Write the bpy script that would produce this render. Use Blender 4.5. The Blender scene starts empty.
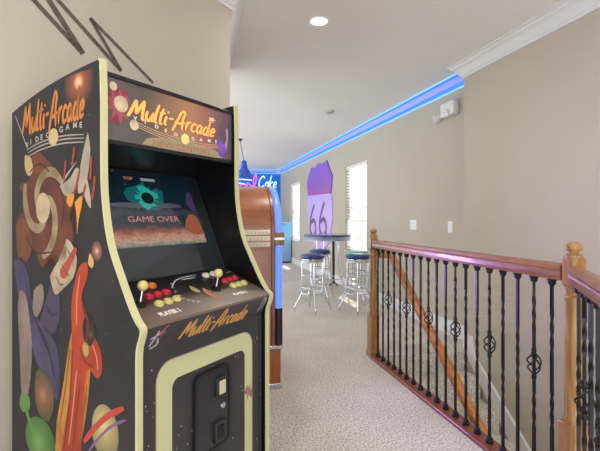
import bpy, bmesh, math, random
from mathutils import Vector, Matrix, noise as mnoise

# ------------------------------------------------------------------ camera, light, exposure
scene = bpy.context.scene
COL = scene.collection
cam_data = bpy.data.cameras.new('camera')
cam = bpy.data.objects.new('camera', cam_data)
COL.objects.link(cam)
cam.location = (0, 0, 1.3)
cam.rotation_euler = (math.pi / 2, 0, -math.atan2(104, 420))
cam_data.sensor_width = 36.0
cam_data.lens = 25.2
cam_data.shift_y = -8.5 / 600
cam_data.clip_start = 0.02
scene.camera = cam

world = bpy.data.worlds.new('world')
scene.world = world
world.use_nodes = True
bg = world.node_tree.nodes['Background']
bg.inputs['Color'].default_value = (0.97, 1.0, 1.01, 1)
bg.inputs['Strength'].default_value = 2.6

def light(name, kind, loc, energy, color, size=0.1, target=None, size_y=None):
    d = bpy.data.lights.new(name, kind)
    d.energy = energy
    d.color = color
    if kind == 'AREA':
        d.size = size
        if size_y:
            d.shape = 'RECTANGLE'; d.size_y = size_y
    elif kind == 'SUN':
        d.angle = size
    else:
        d.shadow_soft_size = size
    o = bpy.data.objects.new(name, d)
    COL.objects.link(o)
    o.location = loc
    if target is not None:
        v = Vector(target) - Vector(loc)
        o.rotation_euler = v.to_track_quat('-Z', 'Y').to_euler()
    return o

# daylight falling through the two windows
light('sun', 'SUN', (6, 12, 8), 8.0, (1.0, 0.95, 0.86), 0.01, target=(6 - 0.54, 12 - 0.84, 8 - 1.22))

scene.view_settings.view_transform = 'Standard'
scene.view_settings.look = 'None'
scene.view_settings.exposure = 0.0
scene.view_settings.gamma = 1.0
scene.view_settings.use_curve_mapping = False

random.seed(7)

# ------------------------------------------------------------------ materials
def lin(h):
    h = h.lstrip('#')
    out = []
    for i in (0, 2, 4):
        c = int(h[i:i + 2], 16) / 255
        out.append(c / 12.92 if c <= 0.04045 else ((c + 0.055) / 1.055) ** 2.4)
    return (*out, 1.0)

def mat(name, color, rough=0.6, metal=0.0, var=0.0, scale=6.0, bump=0.0, bscale=80.0, spec=0.5, emit=None, emit_s=0.0, coat=0.0, color2=None, stretch=None):
    m = bpy.data.materials.new(name)
    m.use_nodes = True
    nt = m.node_tree
    b = nt.nodes['Principled BSDF']
    b.inputs['Base Color'].default_value = lin(color)
    b.inputs['Roughness'].default_value = rough
    b.inputs['Metallic'].default_value = metal
    b.inputs['Specular IOR Level'].default_value = spec
    b.inputs['Coat Weight'].default_value = coat
    if emit:
        b.inputs['Emission Color'].default_value = lin(emit)
        b.inputs['Emission Strength'].default_value = emit_s
    if var or color2 or bump:
        tc = nt.nodes.new('ShaderNodeTexCoord')
        mp = nt.nodes.new('ShaderNodeMapping')
        nt.links.new(tc.outputs['Object'], mp.inputs['Vector'])
        if stretch:
            mp.inputs['Scale'].default_value = stretch
    if var or color2:
        n = nt.nodes.new('ShaderNodeTexNoise')
        n.inputs['Scale'].default_value = scale
        n.inputs['Detail'].default_value = 5
        nt.links.new(mp.outputs['Vector'], n.inputs['Vector'])
        r = nt.nodes.new('ShaderNodeValToRGB')
        c = lin(color)
        c2 = lin(color2) if color2 else tuple(max(0, x * (1 - var)) for x in c[:3]) + (1,)
        r.color_ramp.elements[0].position = 0.34
        r.color_ramp.elements[0].color = c2
        r.color_ramp.elements[1].position = 0.66
        r.color_ramp.elements[1].color = c
        nt.links.new(n.outputs['Fac'], r.inputs['Fac'])
        nt.links.new(r.outputs['Color'], b.inputs['Base Color'])
    if bump:
        n2 = nt.nodes.new('ShaderNodeTexNoise')
        n2.inputs['Scale'].default_value = bscale
        n2.inputs['Detail'].default_value = 4
        nt.links.new(mp.outputs['Vector'], n2.inputs['Vector'])
        bp = nt.nodes.new('ShaderNodeBump')
        bp.inputs['Strength'].default_value = bump
        bp.inputs['Distance'].default_value = 0.01
        nt.links.new(n2.outputs['Fac'], bp.inputs['Height'])
        nt.links.new(bp.outputs['Normal'], b.inputs['Normal'])
    return m

def carpet_material():
    m = bpy.data.materials.new('carpet_pile')
    m.use_nodes = True
    nt = m.node_tree
    b = nt.nodes['Principled BSDF']
    b.inputs['Roughness'].default_value = 0.95
    b.inputs['Specular IOR Level'].default_value = 0.1
    tc = nt.nodes.new('ShaderNodeTexCoord')
    n = nt.nodes.new('ShaderNodeTexNoise'); n.inputs['Scale'].default_value = 78; n.inputs['Detail'].default_value = 3.5; n.inputs['Roughness'].default_value = 0.65
    nt.links.new(tc.outputs['Object'], n.inputs['Vector'])
    r = nt.nodes.new('ShaderNodeValToRGB')
    e = r.color_ramp.elements
    e[0].position = 0.33; e[0].color = lin('#968f85')
    e[1].position = 0.64; e[1].color = lin('#f6f1e8')
    mid = e.new(0.47); mid.color = lin('#d2cbc0')
    nt.links.new(n.outputs['Fac'], r.inputs['Fac'])
    big = nt.nodes.new('ShaderNodeTexNoise'); big.inputs['Scale'].default_value = 2.2; big.inputs['Detail'].default_value = 2
    nt.links.new(tc.outputs['Object'], big.inputs['Vector'])
    r2 = nt.nodes.new('ShaderNodeValToRGB')
    r2.color_ramp.elements[0].position = 0.35; r2.color_ramp.elements[0].color = (0.9, 0.88, 0.87, 1)
    r2.color_ramp.elements[1].position = 0.65; r2.color_ramp.elements[1].color = (1, 1, 1, 1)
    nt.links.new(big.outputs['Fac'], r2.inputs['Fac'])
    mx = nt.nodes.new('ShaderNodeMix'); mx.data_type = 'RGBA'; mx.blend_type = 'MULTIPLY'
    mx.inputs['Factor'].default_value = 1
    nt.links.new(r.outputs['Color'], mx.inputs['A']); nt.links.new(r2.outputs['Color'], mx.inputs['B'])
    nt.links.new(mx.outputs['Result'], b.inputs['Base Color'])
    bp = nt.nodes.new('ShaderNodeBump'); bp.inputs['Strength'].default_value = 0.7; bp.inputs['Distance'].default_value = 0.012
    nt.links.new(n.outputs['Fac'], bp.inputs['Height']); nt.links.new(bp.outputs['Normal'], b.inputs['Normal'])
    return m

def ramp_material(name, axis, lo, hi, stops, rough=0.5, emit=0.0, noise_amt=0.0, noise_scale=8.0, coat=0.0):
    """printed colour gradient along one object axis"""
    m = bpy.data.materials.new(name); m.use_nodes = True
    nt = m.node_tree; b = nt.nodes['Principled BSDF']
    b.inputs['Roughness'].default_value = rough
    b.inputs['Coat Weight'].default_value = coat
    tc = nt.nodes.new('ShaderNodeTexCoord'); sp = nt.nodes.new('ShaderNodeSeparateXYZ')
    nt.links.new(tc.outputs['Object'], sp.inputs['Vector'])
    mr = nt.nodes.new('ShaderNodeMapRange')
    mr.inputs['From Min'].default_value = lo; mr.inputs['From Max'].default_value = hi
    nt.links.new(sp.outputs[axis], mr.inputs['Value'])
    src = mr.outputs['Result']
    if noise_amt:
        n = nt.nodes.new('ShaderNodeTexNoise'); n.inputs['Scale'].default_value = noise_scale; n.inputs['Detail'].default_value = 4
        nt.links.new(tc.outputs['Object'], n.inputs['Vector'])
        ma = nt.nodes.new('ShaderNodeMath'); ma.operation = 'MULTIPLY_ADD'
        nt.links.new(n.outputs['Fac'], ma.inputs[0]); ma.inputs[1].default_value = noise_amt
        sub = nt.nodes.new('ShaderNodeMath'); sub.operation = 'SUBTRACT'; sub.inputs[1].default_value = noise_amt / 2
        nt.links.new(src, sub.inputs[0]); nt.links.new(sub.outputs[0], ma.inputs[2])
        src = ma.outputs[0]
    r = nt.nodes.new('ShaderNodeValToRGB')
    e = r.color_ramp.elements
    e[0].position = stops[0][0]; e[0].color = lin(stops[0][1])
    e[1].position = stops[-1][0]; e[1].color = lin(stops[-1][1])
    for p, c in stops[1:-1]:
        k = e.new(p); k.color = lin(c)
    nt.links.new(src, r.inputs['Fac'])
    nt.links.new(r.outputs['Color'], b.inputs['Base Color'])
    if emit:
        nt.links.new(r.outputs['Color'], b.inputs['Emission Color'])
        b.inputs['Emission Strength'].default_value = emit
    return m

def glass_material(name, tint='#ffffff', alpha=0.12):
    m = bpy.data.materials.new(name); m.use_nodes = True
    nt = m.node_tree; nt.nodes.clear()
    out = nt.nodes.new('ShaderNodeOutputMaterial')
    tr = nt.nodes.new('ShaderNodeBsdfTransparent'); tr.inputs['Color'].default_value = lin(tint)
    gl = nt.nodes.new('ShaderNodeBsdfGlossy'); gl.inputs['Roughness'].default_value = 0.03
    mx = nt.nodes.new('ShaderNodeMixShader'); fr = nt.nodes.new('ShaderNodeLayerWeight'); fr.inputs['Blend'].default_value = 0.5
    pw = nt.nodes.new('ShaderNodeMath'); pw.operation = 'POWER'; pw.inputs[1].default_value = 5
    sc_ = nt.nodes.new('ShaderNodeMath'); sc_.operation = 'MULTIPLY_ADD'; sc_.inputs[1].default_value = 0.9; sc_.inputs[2].default_value = 0.035
    nt.links.new(fr.outputs['Facing'], pw.inputs[0]); nt.links.new(pw.outputs[0], sc_.inputs[0])
    nt.links.new(sc_.outputs[0], mx.inputs['Fac']); nt.links.new(tr.outputs[0], mx.inputs[1]); nt.links.new(gl.outputs[0], mx.inputs[2])
    nt.links.new(mx.outputs[0], out.inputs['Surface'])
    return m

def translucent_material(name, color, t=0.45):
    m = bpy.data.materials.new(name); m.use_nodes = True
    nt = m.node_tree; nt.nodes.clear()
    out = nt.nodes.new('ShaderNodeOutputMaterial')
    d = nt.nodes.new('ShaderNodeBsdfDiffuse'); d.inputs['Color'].default_value = lin(color)
    tr = nt.nodes.new('ShaderNodeBsdfTranslucent'); tr.inputs['Color'].default_value = lin(color)
    mx = nt.nodes.new('ShaderNodeMixShader'); mx.inputs['Fac'].default_value = t
    nt.links.new(d.outputs[0], mx.inputs[1]); nt.links.new(tr.outputs[0], mx.inputs[2]); nt.links.new(mx.outputs[0], out.inputs['Surface'])
    return m

M = {}
M['wall'] = mat('beige_wall_paint', '#bbb2a4', 0.85, var=0.04, scale=1.5, bump=0.08, bscale=160)
M['ceiling'] = mat('ceiling_paint', '#e2deda', 0.9, var=0.03, scale=2, bump=0.08, bscale=120)
M['blue_wall'] = mat('blue_wall_paint', '#1a8af0', 0.8, var=0.05)
M['trim'] = mat('white_trim_paint', '#dcdad8', 0.5, var=0.03)
M['carpet'] = carpet_material()
M['oak'] = mat('golden_oak', '#ad8350', 0.35, color2='#8a6034', scale=5, stretch=(14, 14, 1.2), bump=0.05, coat=0.3)
M['rail_wood'] = mat('stained_rail_wood', '#99694c', 0.35, color2='#7d5138', scale=4, stretch=(12, 1.2, 12), coat=0.35)
M['shoe_wood'] = mat('red_brown_wood', '#8e5440', 0.4, color2='#74402f', scale=4, stretch=(12, 1.2, 12), coat=0.2)
M['stair_rail'] = mat('orange_oak', '#c98541', 0.4, color2='#a8652c', scale=4, stretch=(12, 1.5, 12), coat=0.3)
M['iron'] = mat('black_wrought_iron', '#2a282b', 0.38, metal=0.6, var=0.2, scale=30, spec=0.6)
M['chrome'] = mat('chrome', '#d5d8e0', 0.14, metal=1.0, var=0.05)
M['navy'] = mat('navy_vinyl', '#17306e', 0.28, var=0.15, coat=0.3)
M['teal'] = mat('teal_vinyl', '#84c8b8', 0.3, var=0.1, coat=0.3)
M['blacklam'] = mat('black_laminate', '#17171a', 0.35, var=0.2, scale=20)
M['gloss_black'] = mat('black_gloss_panel', '#0d0c0e', 0.25, var=0.15, spec=0.4)
M['plastic'] = mat('white_plastic', '#e6e4e0', 0.4, var=0.03)
M['black'] = mat('black_paint', '#111113', 0.5, var=0.1)

def flat(name, color, rough=0.55, emit=0.0):
    key = name
    if key not in M:
        M[key] = mat(name, color, rough, var=0.04, scale=12, emit=color if emit else None, emit_s=emit)
    return M[key]

# ------------------------------------------------------------------ mesh builder
class MB:
    def __init__(self):
        self.v = []; self.f = []
    def add(self, vs, fs):
        k = len(self.v)
        self.v += [tuple(p) for p in vs]
        self.f += [[i + k for i in f] for f in fs]
        return self
    def box(self, x0, x1, y0, y1, z0, z1):
        vs = [(x, y, z) for x in (x0, x1) for y in (y0, y1) for z in (z0, z1)]
        return self.add(vs, [(0, 1, 3, 2), (4, 6, 7, 5), (0, 4, 5, 1), (2, 3, 7, 6), (0, 2, 6, 4), (1, 5, 7, 3)])
    def hexa(self, a, b):
        """two quads joined to a closed solid"""
        n = len(a)
        fs = [list(range(n))[::-1], list(range(n, 2 * n))]
        for i in range(n):
            j = (i + 1) % n
            fs.append([i, j, n + j, n + i])
        return self.add(list(a) + list(b), fs)
    def prism(self, poly, fn, a, b):
        """poly of 2D points, fn(p, q, t) -> 3D, extruded from t=a to t=b"""
        return self.hexa([fn(p, q, a) for p, q in poly], [fn(p, q, b) for p, q in poly])
    def lathe(self, prof, c=(0, 0, 0), n=24, ex=(1, 0, 0), ey=(0, 1, 0), ez=(0, 0, 1)):
        ex, ey, ez, c = Vector(ex), Vector(ey), Vector(ez), Vector(c)
        vs = []; fs = []
        for r, z in prof:
            for i in range(n):
                a = 2 * math.pi * i / n
                vs.append(c + ex * (r * math.cos(a)) + ey * (r * math.sin(a)) + ez * z)
        for k in range(len(prof) - 1):
            for i in range(n):
                j = (i + 1) % n
                fs.append((k * n + i, k * n + j, (k + 1) * n + j, (k + 1) * n + i))
        fs.append(tuple(range(n))[::-1]); fs.append(tuple(range((len(prof) - 1) * n, len(prof) * n)))
        return self.add(vs, fs)
    def tube(self, pts, r, n=8, closed=False, ry=None, twist=0.0):
        pts = [Vector(p) for p in pts]
        m = len(pts); vs = []; fs = []
        up = Vector((0, 0, 1))
        t0 = (pts[1] - pts[0]).normalized()
        if abs(t0.dot(up)) > 0.95: up = Vector((0, 1, 0))
        side = t0.cross(up).normalized()
        for i, p in enumerate(pts):
            if closed: t = (pts[(i + 1) % m] - pts[i - 1]).normalized()
            else: t = (pts[min(i + 1, m - 1)] - pts[max(i - 1, 0)]).normalized()
            side = (side - t * side.dot(t)).normalized()
            u = t.cross(side)
            rr = r[i] if isinstance(r, (list, tuple)) else r
            r2 = ry if ry else rr
            for k in range(n):
                a = 2 * math.pi * k / n + (math.pi / 4 if n == 4 else 0) + twist * i
                vs.append(p + side * (rr * math.cos(a)) + u * (r2 * math.sin(a)))
        for i in range(m if closed else m - 1):
            j = (i + 1) % m
            for k in range(n):
                l = (k + 1) % n
                fs.append((i * n + k, i * n + l, j * n + l, j * n + k))
        if not closed:
            fs.append(tuple(range(n))[::-1]); fs.append(tuple(range((m - 1) * n, m * n)))
        return self.add(vs, fs)
    def ball(self, c, r, n=16, sz=None):
        prof = []
        h = n // 2
        for i in range(h + 1):
            a = -math.pi / 2 + math.pi * i / h
            prof.append((max(r * math.cos(a), 1e-4), (sz or r) * math.sin(a)))
        return self.lathe(prof, c, n)
    def ribbon(self, pts, fn, w, t=0.0, taper=True):
        """brush stroke: 2D polyline -> flat ribbon, fn(x, y, k) -> 3D"""
        P = smooth2(pts) if len(pts) > 2 else [pts[0], ((pts[0][0] + pts[1][0]) / 2, (pts[0][1] + pts[1][1]) / 2), pts[1]]
        m = len(P); vs = []; fs = []
        for i, p in enumerate(P):
            a = P[max(i - 1, 0)]; b = P[min(i + 1, m - 1)]
            dx, dy = b[0] - a[0], b[1] - a[1]
            L = math.hypot(dx, dy) or 1
            s = i / (m - 1)
            hw = w / 2 * ((0.45 + 0.55 * min(1, 5 * min(s, 1 - s) + 0.2)) if taper else 1)
            nx, ny = -dy / L * hw, dx / L * hw
            vs += [fn(p[0] + nx, p[1] + ny, t), fn(p[0] - nx, p[1] - ny, t)]
        for i in range(m - 1):
            fs.append((2 * i, 2 * i + 1, 2 * i + 3, 2 * i + 2))
        return self.add(vs, fs)
    def fill(self, poly, fn, t=0.0, sm=True):
        P = smooth2(poly + poly[:1]) [:-1] if sm else poly
        bm = bmesh.new()
        vs = [bm.verts.new((p[0], p[1], 0)) for p in P]
        bm.faces.new(vs)
        bmesh.ops.triangulate(bm, faces=bm.faces[:])
        bm.verts.index_update()
        self.add([fn(v.co.x, v.co.y, t) for v in bm.verts], [[v.index for v in f.verts] for f in bm.faces])
        bm.free()
        return self
    def build(self, name, material, parent=None, bevel=0.0, angle=35, loc=None, weld=True, segs=2, flatprint=False):
        me = bpy.data.meshes.new(name)
        me.from_pydata(self.v, [], self.f)
        bm = bmesh.new(); bm.from_mesh(me)
        if not flatprint:
            bmesh.ops.remove_doubles(bm, verts=bm.verts, dist=1e-6)
            bmesh.ops.recalc_face_normals(bm, faces=bm.faces)
        for f in bm.faces: f.smooth = True
        bm.to_mesh(me); bm.free()
        me.set_sharp_from_angle(angle=math.radians(angle))
        me.materials.append(material)
        o = bpy.data.objects.new(name, me)
        COL.objects.link(o)
        if parent: o.parent = parent
        if loc: o.location = loc
        if bevel:
            b = o.modifiers.new('bevel', 'BEVEL'); b.width = bevel; b.segments = segs; b.limit_method = 'ANGLE'; b.angle_limit = math.radians(40)
        return o

def smooth2(pts, n=6):
    out = []
    m = len(pts)
    for i in range(m - 1):
        p0 = pts[max(i - 1, 0)]; p1 = pts[i]; p2 = pts[i + 1]; p3 = pts[min(i + 2, m - 1)]
        for k in range(n):
            t = k / n
            out.append(tuple(0.5 * (2 * p1[d] + (p2[d] - p0[d]) * t + (2 * p0[d] - 5 * p1[d] + 4 * p2[d] - p3[d]) * t * t + (3 * p1[d] - p0[d] - 3 * p2[d] + p3[d]) * t ** 3) for d in range(len(p1))))
    out.append(tuple(pts[-1]))
    return out

def thing(name, label, cat, loc=(0, 0, 0), rotz=0.0, group=None):
    o = bpy.data.objects.new(name, None)
    COL.objects.link(o)
    o.empty_display_size = 0.1
    o.location = loc; o.rotation_euler = (0, 0, rotz)
    return tag(o, label, cat, group)

def tag(o, label, cat, group=None):
    o['label'] = label; o['category'] = cat
    if group: o['group'] = group
    return o

def struct(o):
    o['kind'] = 'structure'
    return o

def lab(o, text):
    o['label'] = text
    return o

def text_mesh(body, size, fn, t, name, material, parent, extrude=0.0, bold=0.0, squash=1.0, align='LEFT', shear=0.0):
    cu = bpy.data.curves.new('tmp_text', 'FONT')
    cu.body = body; cu.size = size; cu.offset = bold; cu.align_x = align; cu.shear = shear
    cu.resolution_u = 3
    ob = bpy.data.objects.new('tmp_text', cu)
    COL.objects.link(ob)
    dg = bpy.context.evaluated_depsgraph_get()
    me = bpy.data.meshes.new_from_object(ob.evaluated_get(dg))
    vs = [tuple(v.co) for v in me.vertices]; fs = [list(p.vertices) for p in me.polygons]
    bpy.data.objects.remove(ob); bpy.data.curves.remove(cu); bpy.data.meshes.remove(me)
    mb = MB()
    mb.add([fn(x * squash, y, t) for x, y, z in vs], fs)
    return mb.build(name, material, parent, flatprint=True)

# brush-script glyphs (unit cap height)
GLYPH = {
    'M': (0.80, [[(0.0, -0.02), (0.12, 0.5), (0.2, 0.95)], [(0.2, 0.95), (0.28, 0.55), (0.32, 0.2)], [(0.32, 0.2), (0.46, 0.65), (0.58, 1.02)], [(0.58, 1.02), (0.6, 0.5), (0.66, 0.0), (0.74, 0.04)]]),
    'u': (0.42, [[(0.02, 0.52), (0.0, 0.2), (0.1, 0.0), (0.22, 0.12), (0.3, 0.52)], [(0.3, 0.52), (0.29, 0.1), (0.38, 0.02)]]),
    'l': (0.22, [[(0.08, 1.05), (0.02, 0.5), (0.04, 0.06), (0.16, 0.02)]]),
    't': (0.28, [[(0.12, 0.9), (0.05, 0.4), (0.08, 0.04), (0.2, 0.04)], [(-0.05, 0.6), (0.26, 0.66)]]),
    'i': (0.20, [[(0.06, 0.52), (0.03, 0.1), (0.14, 0.02)], [(0.08, 0.72), (0.12, 0.8)]]),
    '-': (0.30, [[(0.0, 0.42), (0.24, 0.46)]]),
    'A': (0.66, [[(0.0, -0.22), (0.12, 0.3), (0.3, 0.95), (0.42, 1.12)], [(0.42, 1.12), (0.5, 0.9), (0.44, 0.5), (0.5, -0.05)], [(0.02, 0.34), (0.3, 0.3), (0.6, 0.42)]]),
    'r': (0.32, [[(0.06, 0.54), (0.04, 0.0)], [(0.05, 0.28), (0.16, 0.5), (0.28, 0.5)]]),
    'c': (0.34, [[(0.3, 0.42), (0.18, 0.52), (0.04, 0.3), (0.1, 0.02), (0.3, 0.08)]]),
    'a': (0.42, [[(0.3, 0.46), (0.14, 0.5), (0.03, 0.22), (0.12, 0.0), (0.26, 0.16), (0.31, 0.5)], [(0.31, 0.5), (0.3, 0.08), (0.4, 0.02)]]),
    'd': (0.44, [[(0.28, 0.44), (0.14, 0.5), (0.03, 0.2), (0.12, 0.0), (0.26, 0.14), (0.36, 1.02)], [(0.36, 1.02), (0.31, 0.1), (0.42, 0.02)]]),
    'e': (0.36, [[(0.04, 0.22), (0.2, 0.26), (0.29, 0.4), (0.2, 0.52), (0.06, 0.34), (0.1, 0.02), (0.32, 0.1)]]),
    'C': (0.62, [[(0.5, 0.82), (0.4, 1.0), (0.16, 0.84), (0.04, 0.4), (0.2, 0.02), (0.54, 0.2)]]),
    'o': (0.36, [[(0.2, 0.5), (0.06, 0.34), (0.08, 0.06), (0.22, 0.02), (0.32, 0.24), (0.22, 0.5), (0.3, 0.46)]]),
    'k': (0.42, [[(0.16, 1.05), (0.08, 0.5), (0.03, 0.0)], [(0.34, 0.52), (0.1, 0.26), (0.24, 0.1), (0.4, 0.02)]]),
}
def script_width(s):
    return sum(GLYPH[c][0] for c in s)
def script(s, fn, w, t, shear=0.18):
    mb = MB(); x = 0
    for c in s:
        adv, strokes = GLYPH[c]
        for st in strokes:
            mb.ribbon([(x + p[0] + p[1] * shear, p[1]) for p in st], fn, w, t)
        x += adv
    return mb

def along(p0, p1, up, base):
    """map unit text onto a baseline p0->p1 (2D), cap height up (2D vector); base(x, y, t) -> 3D"""
    def fn(x, y, t):
        return base(p0[0] + (p1[0] - p0[0]) * x + up[0] * y, p0[1] + (p1[1] - p0[1]) * x + up[1] * y, t)
    return fn

# ------------------------------------------------------------------ room shell
WALL_P = Vector((2.80, 0, 0)); WALL_S = -0.013
def wx(y): return 2.80 + WALL_S * y                     # the right wall of the hallway is very slightly skewed
CEIL = 2.8
JOG = 3.65
FAR = 13.2

# floor: landing + balcony, edge following the railing
EDGE = 1.665
floor_poly = [(-2.6, -1.4), (-0.55, -1.1), (0.36, 0.0), (EDGE, 1.52), (EDGE, JOG - 0.02), (2.72, JOG - 0.02), (2.85, JOG), (2.85, FAR + 0.1), (-1.2, FAR + 0.1), (-1.2, 2.0), (-2.6, 0.3)]
mb = MB(); mb.prism(floor_poly, lambda p, q, t: (p, q, t), -0.25, 0.0)
struct(mb.build('floor', M['carpet']))
mb = MB(); mb.box(-4.2, 3.0, -3.0, FAR + 0.2, CEIL, CEIL + 0.1)
struct(mb.build('ceiling', M['ceiling']))

# right wall with two window openings
WIN = [(6.42, 7.42, 0.68, 2.24), (10.80, 11.88, 0.66, 2.24)]
mb = MB()
ys = [JOG, WIN[0][0], WIN[0][1], WIN[1][0], WIN[1][1], FAR + 0.2]
def wblock(mb, y0, y1, z0, z1, th=0.16):
    a = [(wx(y0), y0, z0), (wx(y1), y1, z0), (wx(y1) + th, y1, z0), (wx(y0) + th, y0, z0)]
    b = [(x, y, z1) for x, y, z in a]
    mb.hexa(a, b)
wblock(mb, ys[0], ys[1], -0.2, CEIL); wblock(mb, ys[2], ys[3], -0.2, CEIL); wblock(mb, ys[4], ys[5], -0.2, CEIL)
for y0, y1, z0, z1 in WIN:
    wblock(mb, y0, y1, -0.2, z0); wblock(mb, y0, y1, z1, CEIL)
struct(mb.build('wall_right', M['wall']))
mb = MB(); mb.box(2.58, 3.0, -3.0, JOG, -3.2, CEIL)
struct(mb.build('wall_stairwell', M['wall']))
mb = MB(); mb.box(-1.2, 3.0, FAR, FAR + 0.15, 0, CEIL)
struct(mb.build('wall_far', M['blue_wall']))
# left wall of the hallway and the angled wall behind the game cabinet
CX0, CY0 = 0.219, 2.82
mb = MB(); mb.prism([(CX0, CY0), (CX0, 4.35), (CX0 - 0.15, 4.35), (CX0 - 0.15, CY0 + 0.05), (-4.2, CY0 - 4.25), (-4.2, CY0 - 4.419)], lambda p, q, t: (p, q, t), 0, CEIL)  # hall side stops short; unseen stretch beyond left open to light the far hall
struct(mb.build('wall_left', M['wall']))

# crown moulding, baseboards
CROWN = [(0, -0.125), (0.014, -0.125), (0.018, -0.108), (0.03, -0.1), (0.042, -0.075), (0.066, -0.045), (0.092, -0.03), (0.1, -0.016), (0.116, -0.014), (0.118, 0), (0, 0)]
def crown(name, p, q, inward, m=M['trim'], ext=(0, 0), prof=CROWN):
    p, q = Vector((p[0], p[1], 0)), Vector((q[0], q[1], 0))
    d = (q - p).normalized(); n = Vector((inward[0], inward[1], 0)).normalized()
    mb = MB()
    mb.hexa([p + n * a - d * (ext[0] * a) + Vector((0, 0, CEIL + z)) for a, z in prof], [q + n * a + d * (ext[1] * a) + Vector((0, 0, CEIL + z)) for a, z in prof])
    return struct(mb.build(name, m, angle=20))
crown('trim_1', (wx(JOG), JOG), (wx(FAR), FAR), (-1, 0))
crown('trim_2', (CX0, FAR), (wx(FAR), FAR), (0, -1))
crown('trim_3', (2.58, -3), (2.58, JOG), (-1, 0), ext=(0, 1))
crown('trim_4', (-4.2, CY0 - 4.419), (CX0, CY0), (1, -1), ext=(0, 0.414))
crown('trim_5', (CX0, CY0), (CX0, 4.35), (1, 0), ext=(0.414, 0))

def base_board(name, p, q, inward, h=0.15, th=0.016):
    p, q = Vector((p[0], p[1], 0)), Vector((q[0], q[1], 0)); n = Vector((inward[0], inward[1], 0)).normalized()
    prof = [(0, 0), (th, 0), (th, h - 0.03), (th * 0.5, h - 0.008), (0.003, h), (0, h)]
    mb = MB()
    mb.hexa([p + n * a + Vector((0, 0, z)) for a, z in prof], [q + n * a + Vector((0, 0, z)) for a, z in prof])
    return struct(mb.build(name, M['trim'], angle=20))
base_board('baseboard_right', (wx(JOG), JOG), (wx(FAR), FAR), (-1, 0))
base_board('baseboard_far', (CX0, FAR), (wx(FAR), FAR), (0, -1))
base_board('baseboard_left', (CX0, CY0 + 0.02), (CX0, 4.35), (1, 0))
base_board('baseboard_angled', (-4.2, CY0 - 4.419), (CX0 - 0.01, CY0 - 0.01), (1, -1))

# stair flight going down beside the balcony
RISE, RUN = 0.196, 0.25
poly = [(JOG - 0.02, -0.25), (JOG - 0.02, -0.001)]
y = JOG - 0.02
for i in range(14):
    z = -RISE * (i + 1)
    poly += [(y, z), (y - RUN, z)]
    y -= RUN
poly = poly[:1] + poly[2:]
poly += [(y, -3.2), (JOG - 0.02, -3.2)]
mb = MB(); mb.prism(poly, lambda p, q, t: (t, p, q), EDGE + 0.03, 2.57)
struct(mb.build('floor_stairs', M['carpet'], bevel=0.012))
mb = MB(); mb.box(EDGE, EDGE + 0.03, -3.0, JOG - 0.02, -3.2, -0.002)
struct(mb.build('wall_under_balcony', M['wall']))
# white skirt board following the stairs, with its level return at the top
sk = [(3.64, 0.0), (3.64, 0.158), (3.513, 0.158), (3.47, -0.01), (3.411, -0.057), (0.4, -0.057 - 0.785 * 3.011), (0.4, -0.40 - 0.785 * 3.011), (3.3, -0.34)]
mb = MB(); mb.prism(sk, lambda p, q, t: (t, p, q), 2.556, 2.581)
struct(mb.build('baseboard_stairs', M['trim'], bevel=0.004))

# windows, blinds
M['glass'] = glass_material('window_glass')
M['slat'] = translucent_material('white_blind_slat', '#f2f1ef', 0.03)
for k, (y0, y1, z0, z1) in enumerate(WIN):
    x = wx((y0 + y1) / 2) + 0.10
    root = bpy.data.objects.new('window_%d' % (k + 1), None); COL.objects.link(root); struct(root)
    root.location = (x, (y0 + y1) / 2, z0)
    w = (y1 - y0) / 2; h = z1 - z0
    mb = MB()
    mb.box(-0.02, 0.03, -w, -w + 0.05, 0, h); mb.box(-0.02, 0.03, w - 0.05, w, 0, h)
    mb.box(-0.02, 0.03, -w, w, 0, 0.05); mb.box(-0.02, 0.03, -w, w, h - 0.05, h); mb.box(-0.015, 0.025, -w, w, h / 2 - 0.02, h / 2 + 0.02)
    struct(mb.build('frame', M['trim'], root, bevel=0.004))
    mb = MB(); mb.box(0.002, 0.006, -w + 0.04, w - 0.04, 0.04, h - 0.04)
    struct(mb.build('pane', M['glass'], root))
    mb = MB(); mb.box(-0.125, -0.02, -w - 0.0, w + 0.0, -0.02, 0.012)
    struct(mb.build('sill', M['trim'], root, bevel=0.004))
    bt = thing('window_blind', ['white slatted blind in the right-hand window, between the purple shield and the newel post', 'white slatted blind in the far narrow-looking window at the end of the hallway'][k], 'blind', (x - 0.062, (y0 + y1) / 2, z0), 0, 'horizontal blinds on the hallway windows')
    mb = MB(); n = int((h - 0.12) / 0.055)
    for i in range(n):
        zc = h - 0.075 - i * 0.055
        low = i > n * 0.62
        a = math.radians(60 if low else -14)
        dx, dz = 0.033 * math.cos(a), 0.033 * math.sin(a)
        W = w - 0.012
        A = [(-dx, -W, zc - dz), (-dx, W, zc - dz), (0.002, W, zc + 0.001), (dx, W, zc + dz), (dx, -W, zc + dz), (0.002, -W, zc + 0.001)]
        mb.add(A, [(0, 1, 2, 5), (5, 2, 3, 4)])
    mb.build('slats', M['slat'], bt, flatprint=True)
    mb = MB(); mb.box(-0.026, 0.026, -w + 0.006, w - 0.006, h - 0.05, h - 0.002); mb.build('head_rail', M['plastic'], bt, bevel=0.003)
    mb = MB(); mb.box(-0.02, 0.02, -w + 0.01, w - 0.01, 0.03, 0.05); mb.build('bottom_rail', M['plastic'], bt, bevel=0.003)
    mb = MB()
    for yy in (-w * 0.62, w * 0.62): mb.tube([(-0.03, yy, 0.04), (-0.03, yy, h - 0.03)], 0.002, 5)
    mb.build('ladder_cord', M['plastic'], bt)

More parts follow.
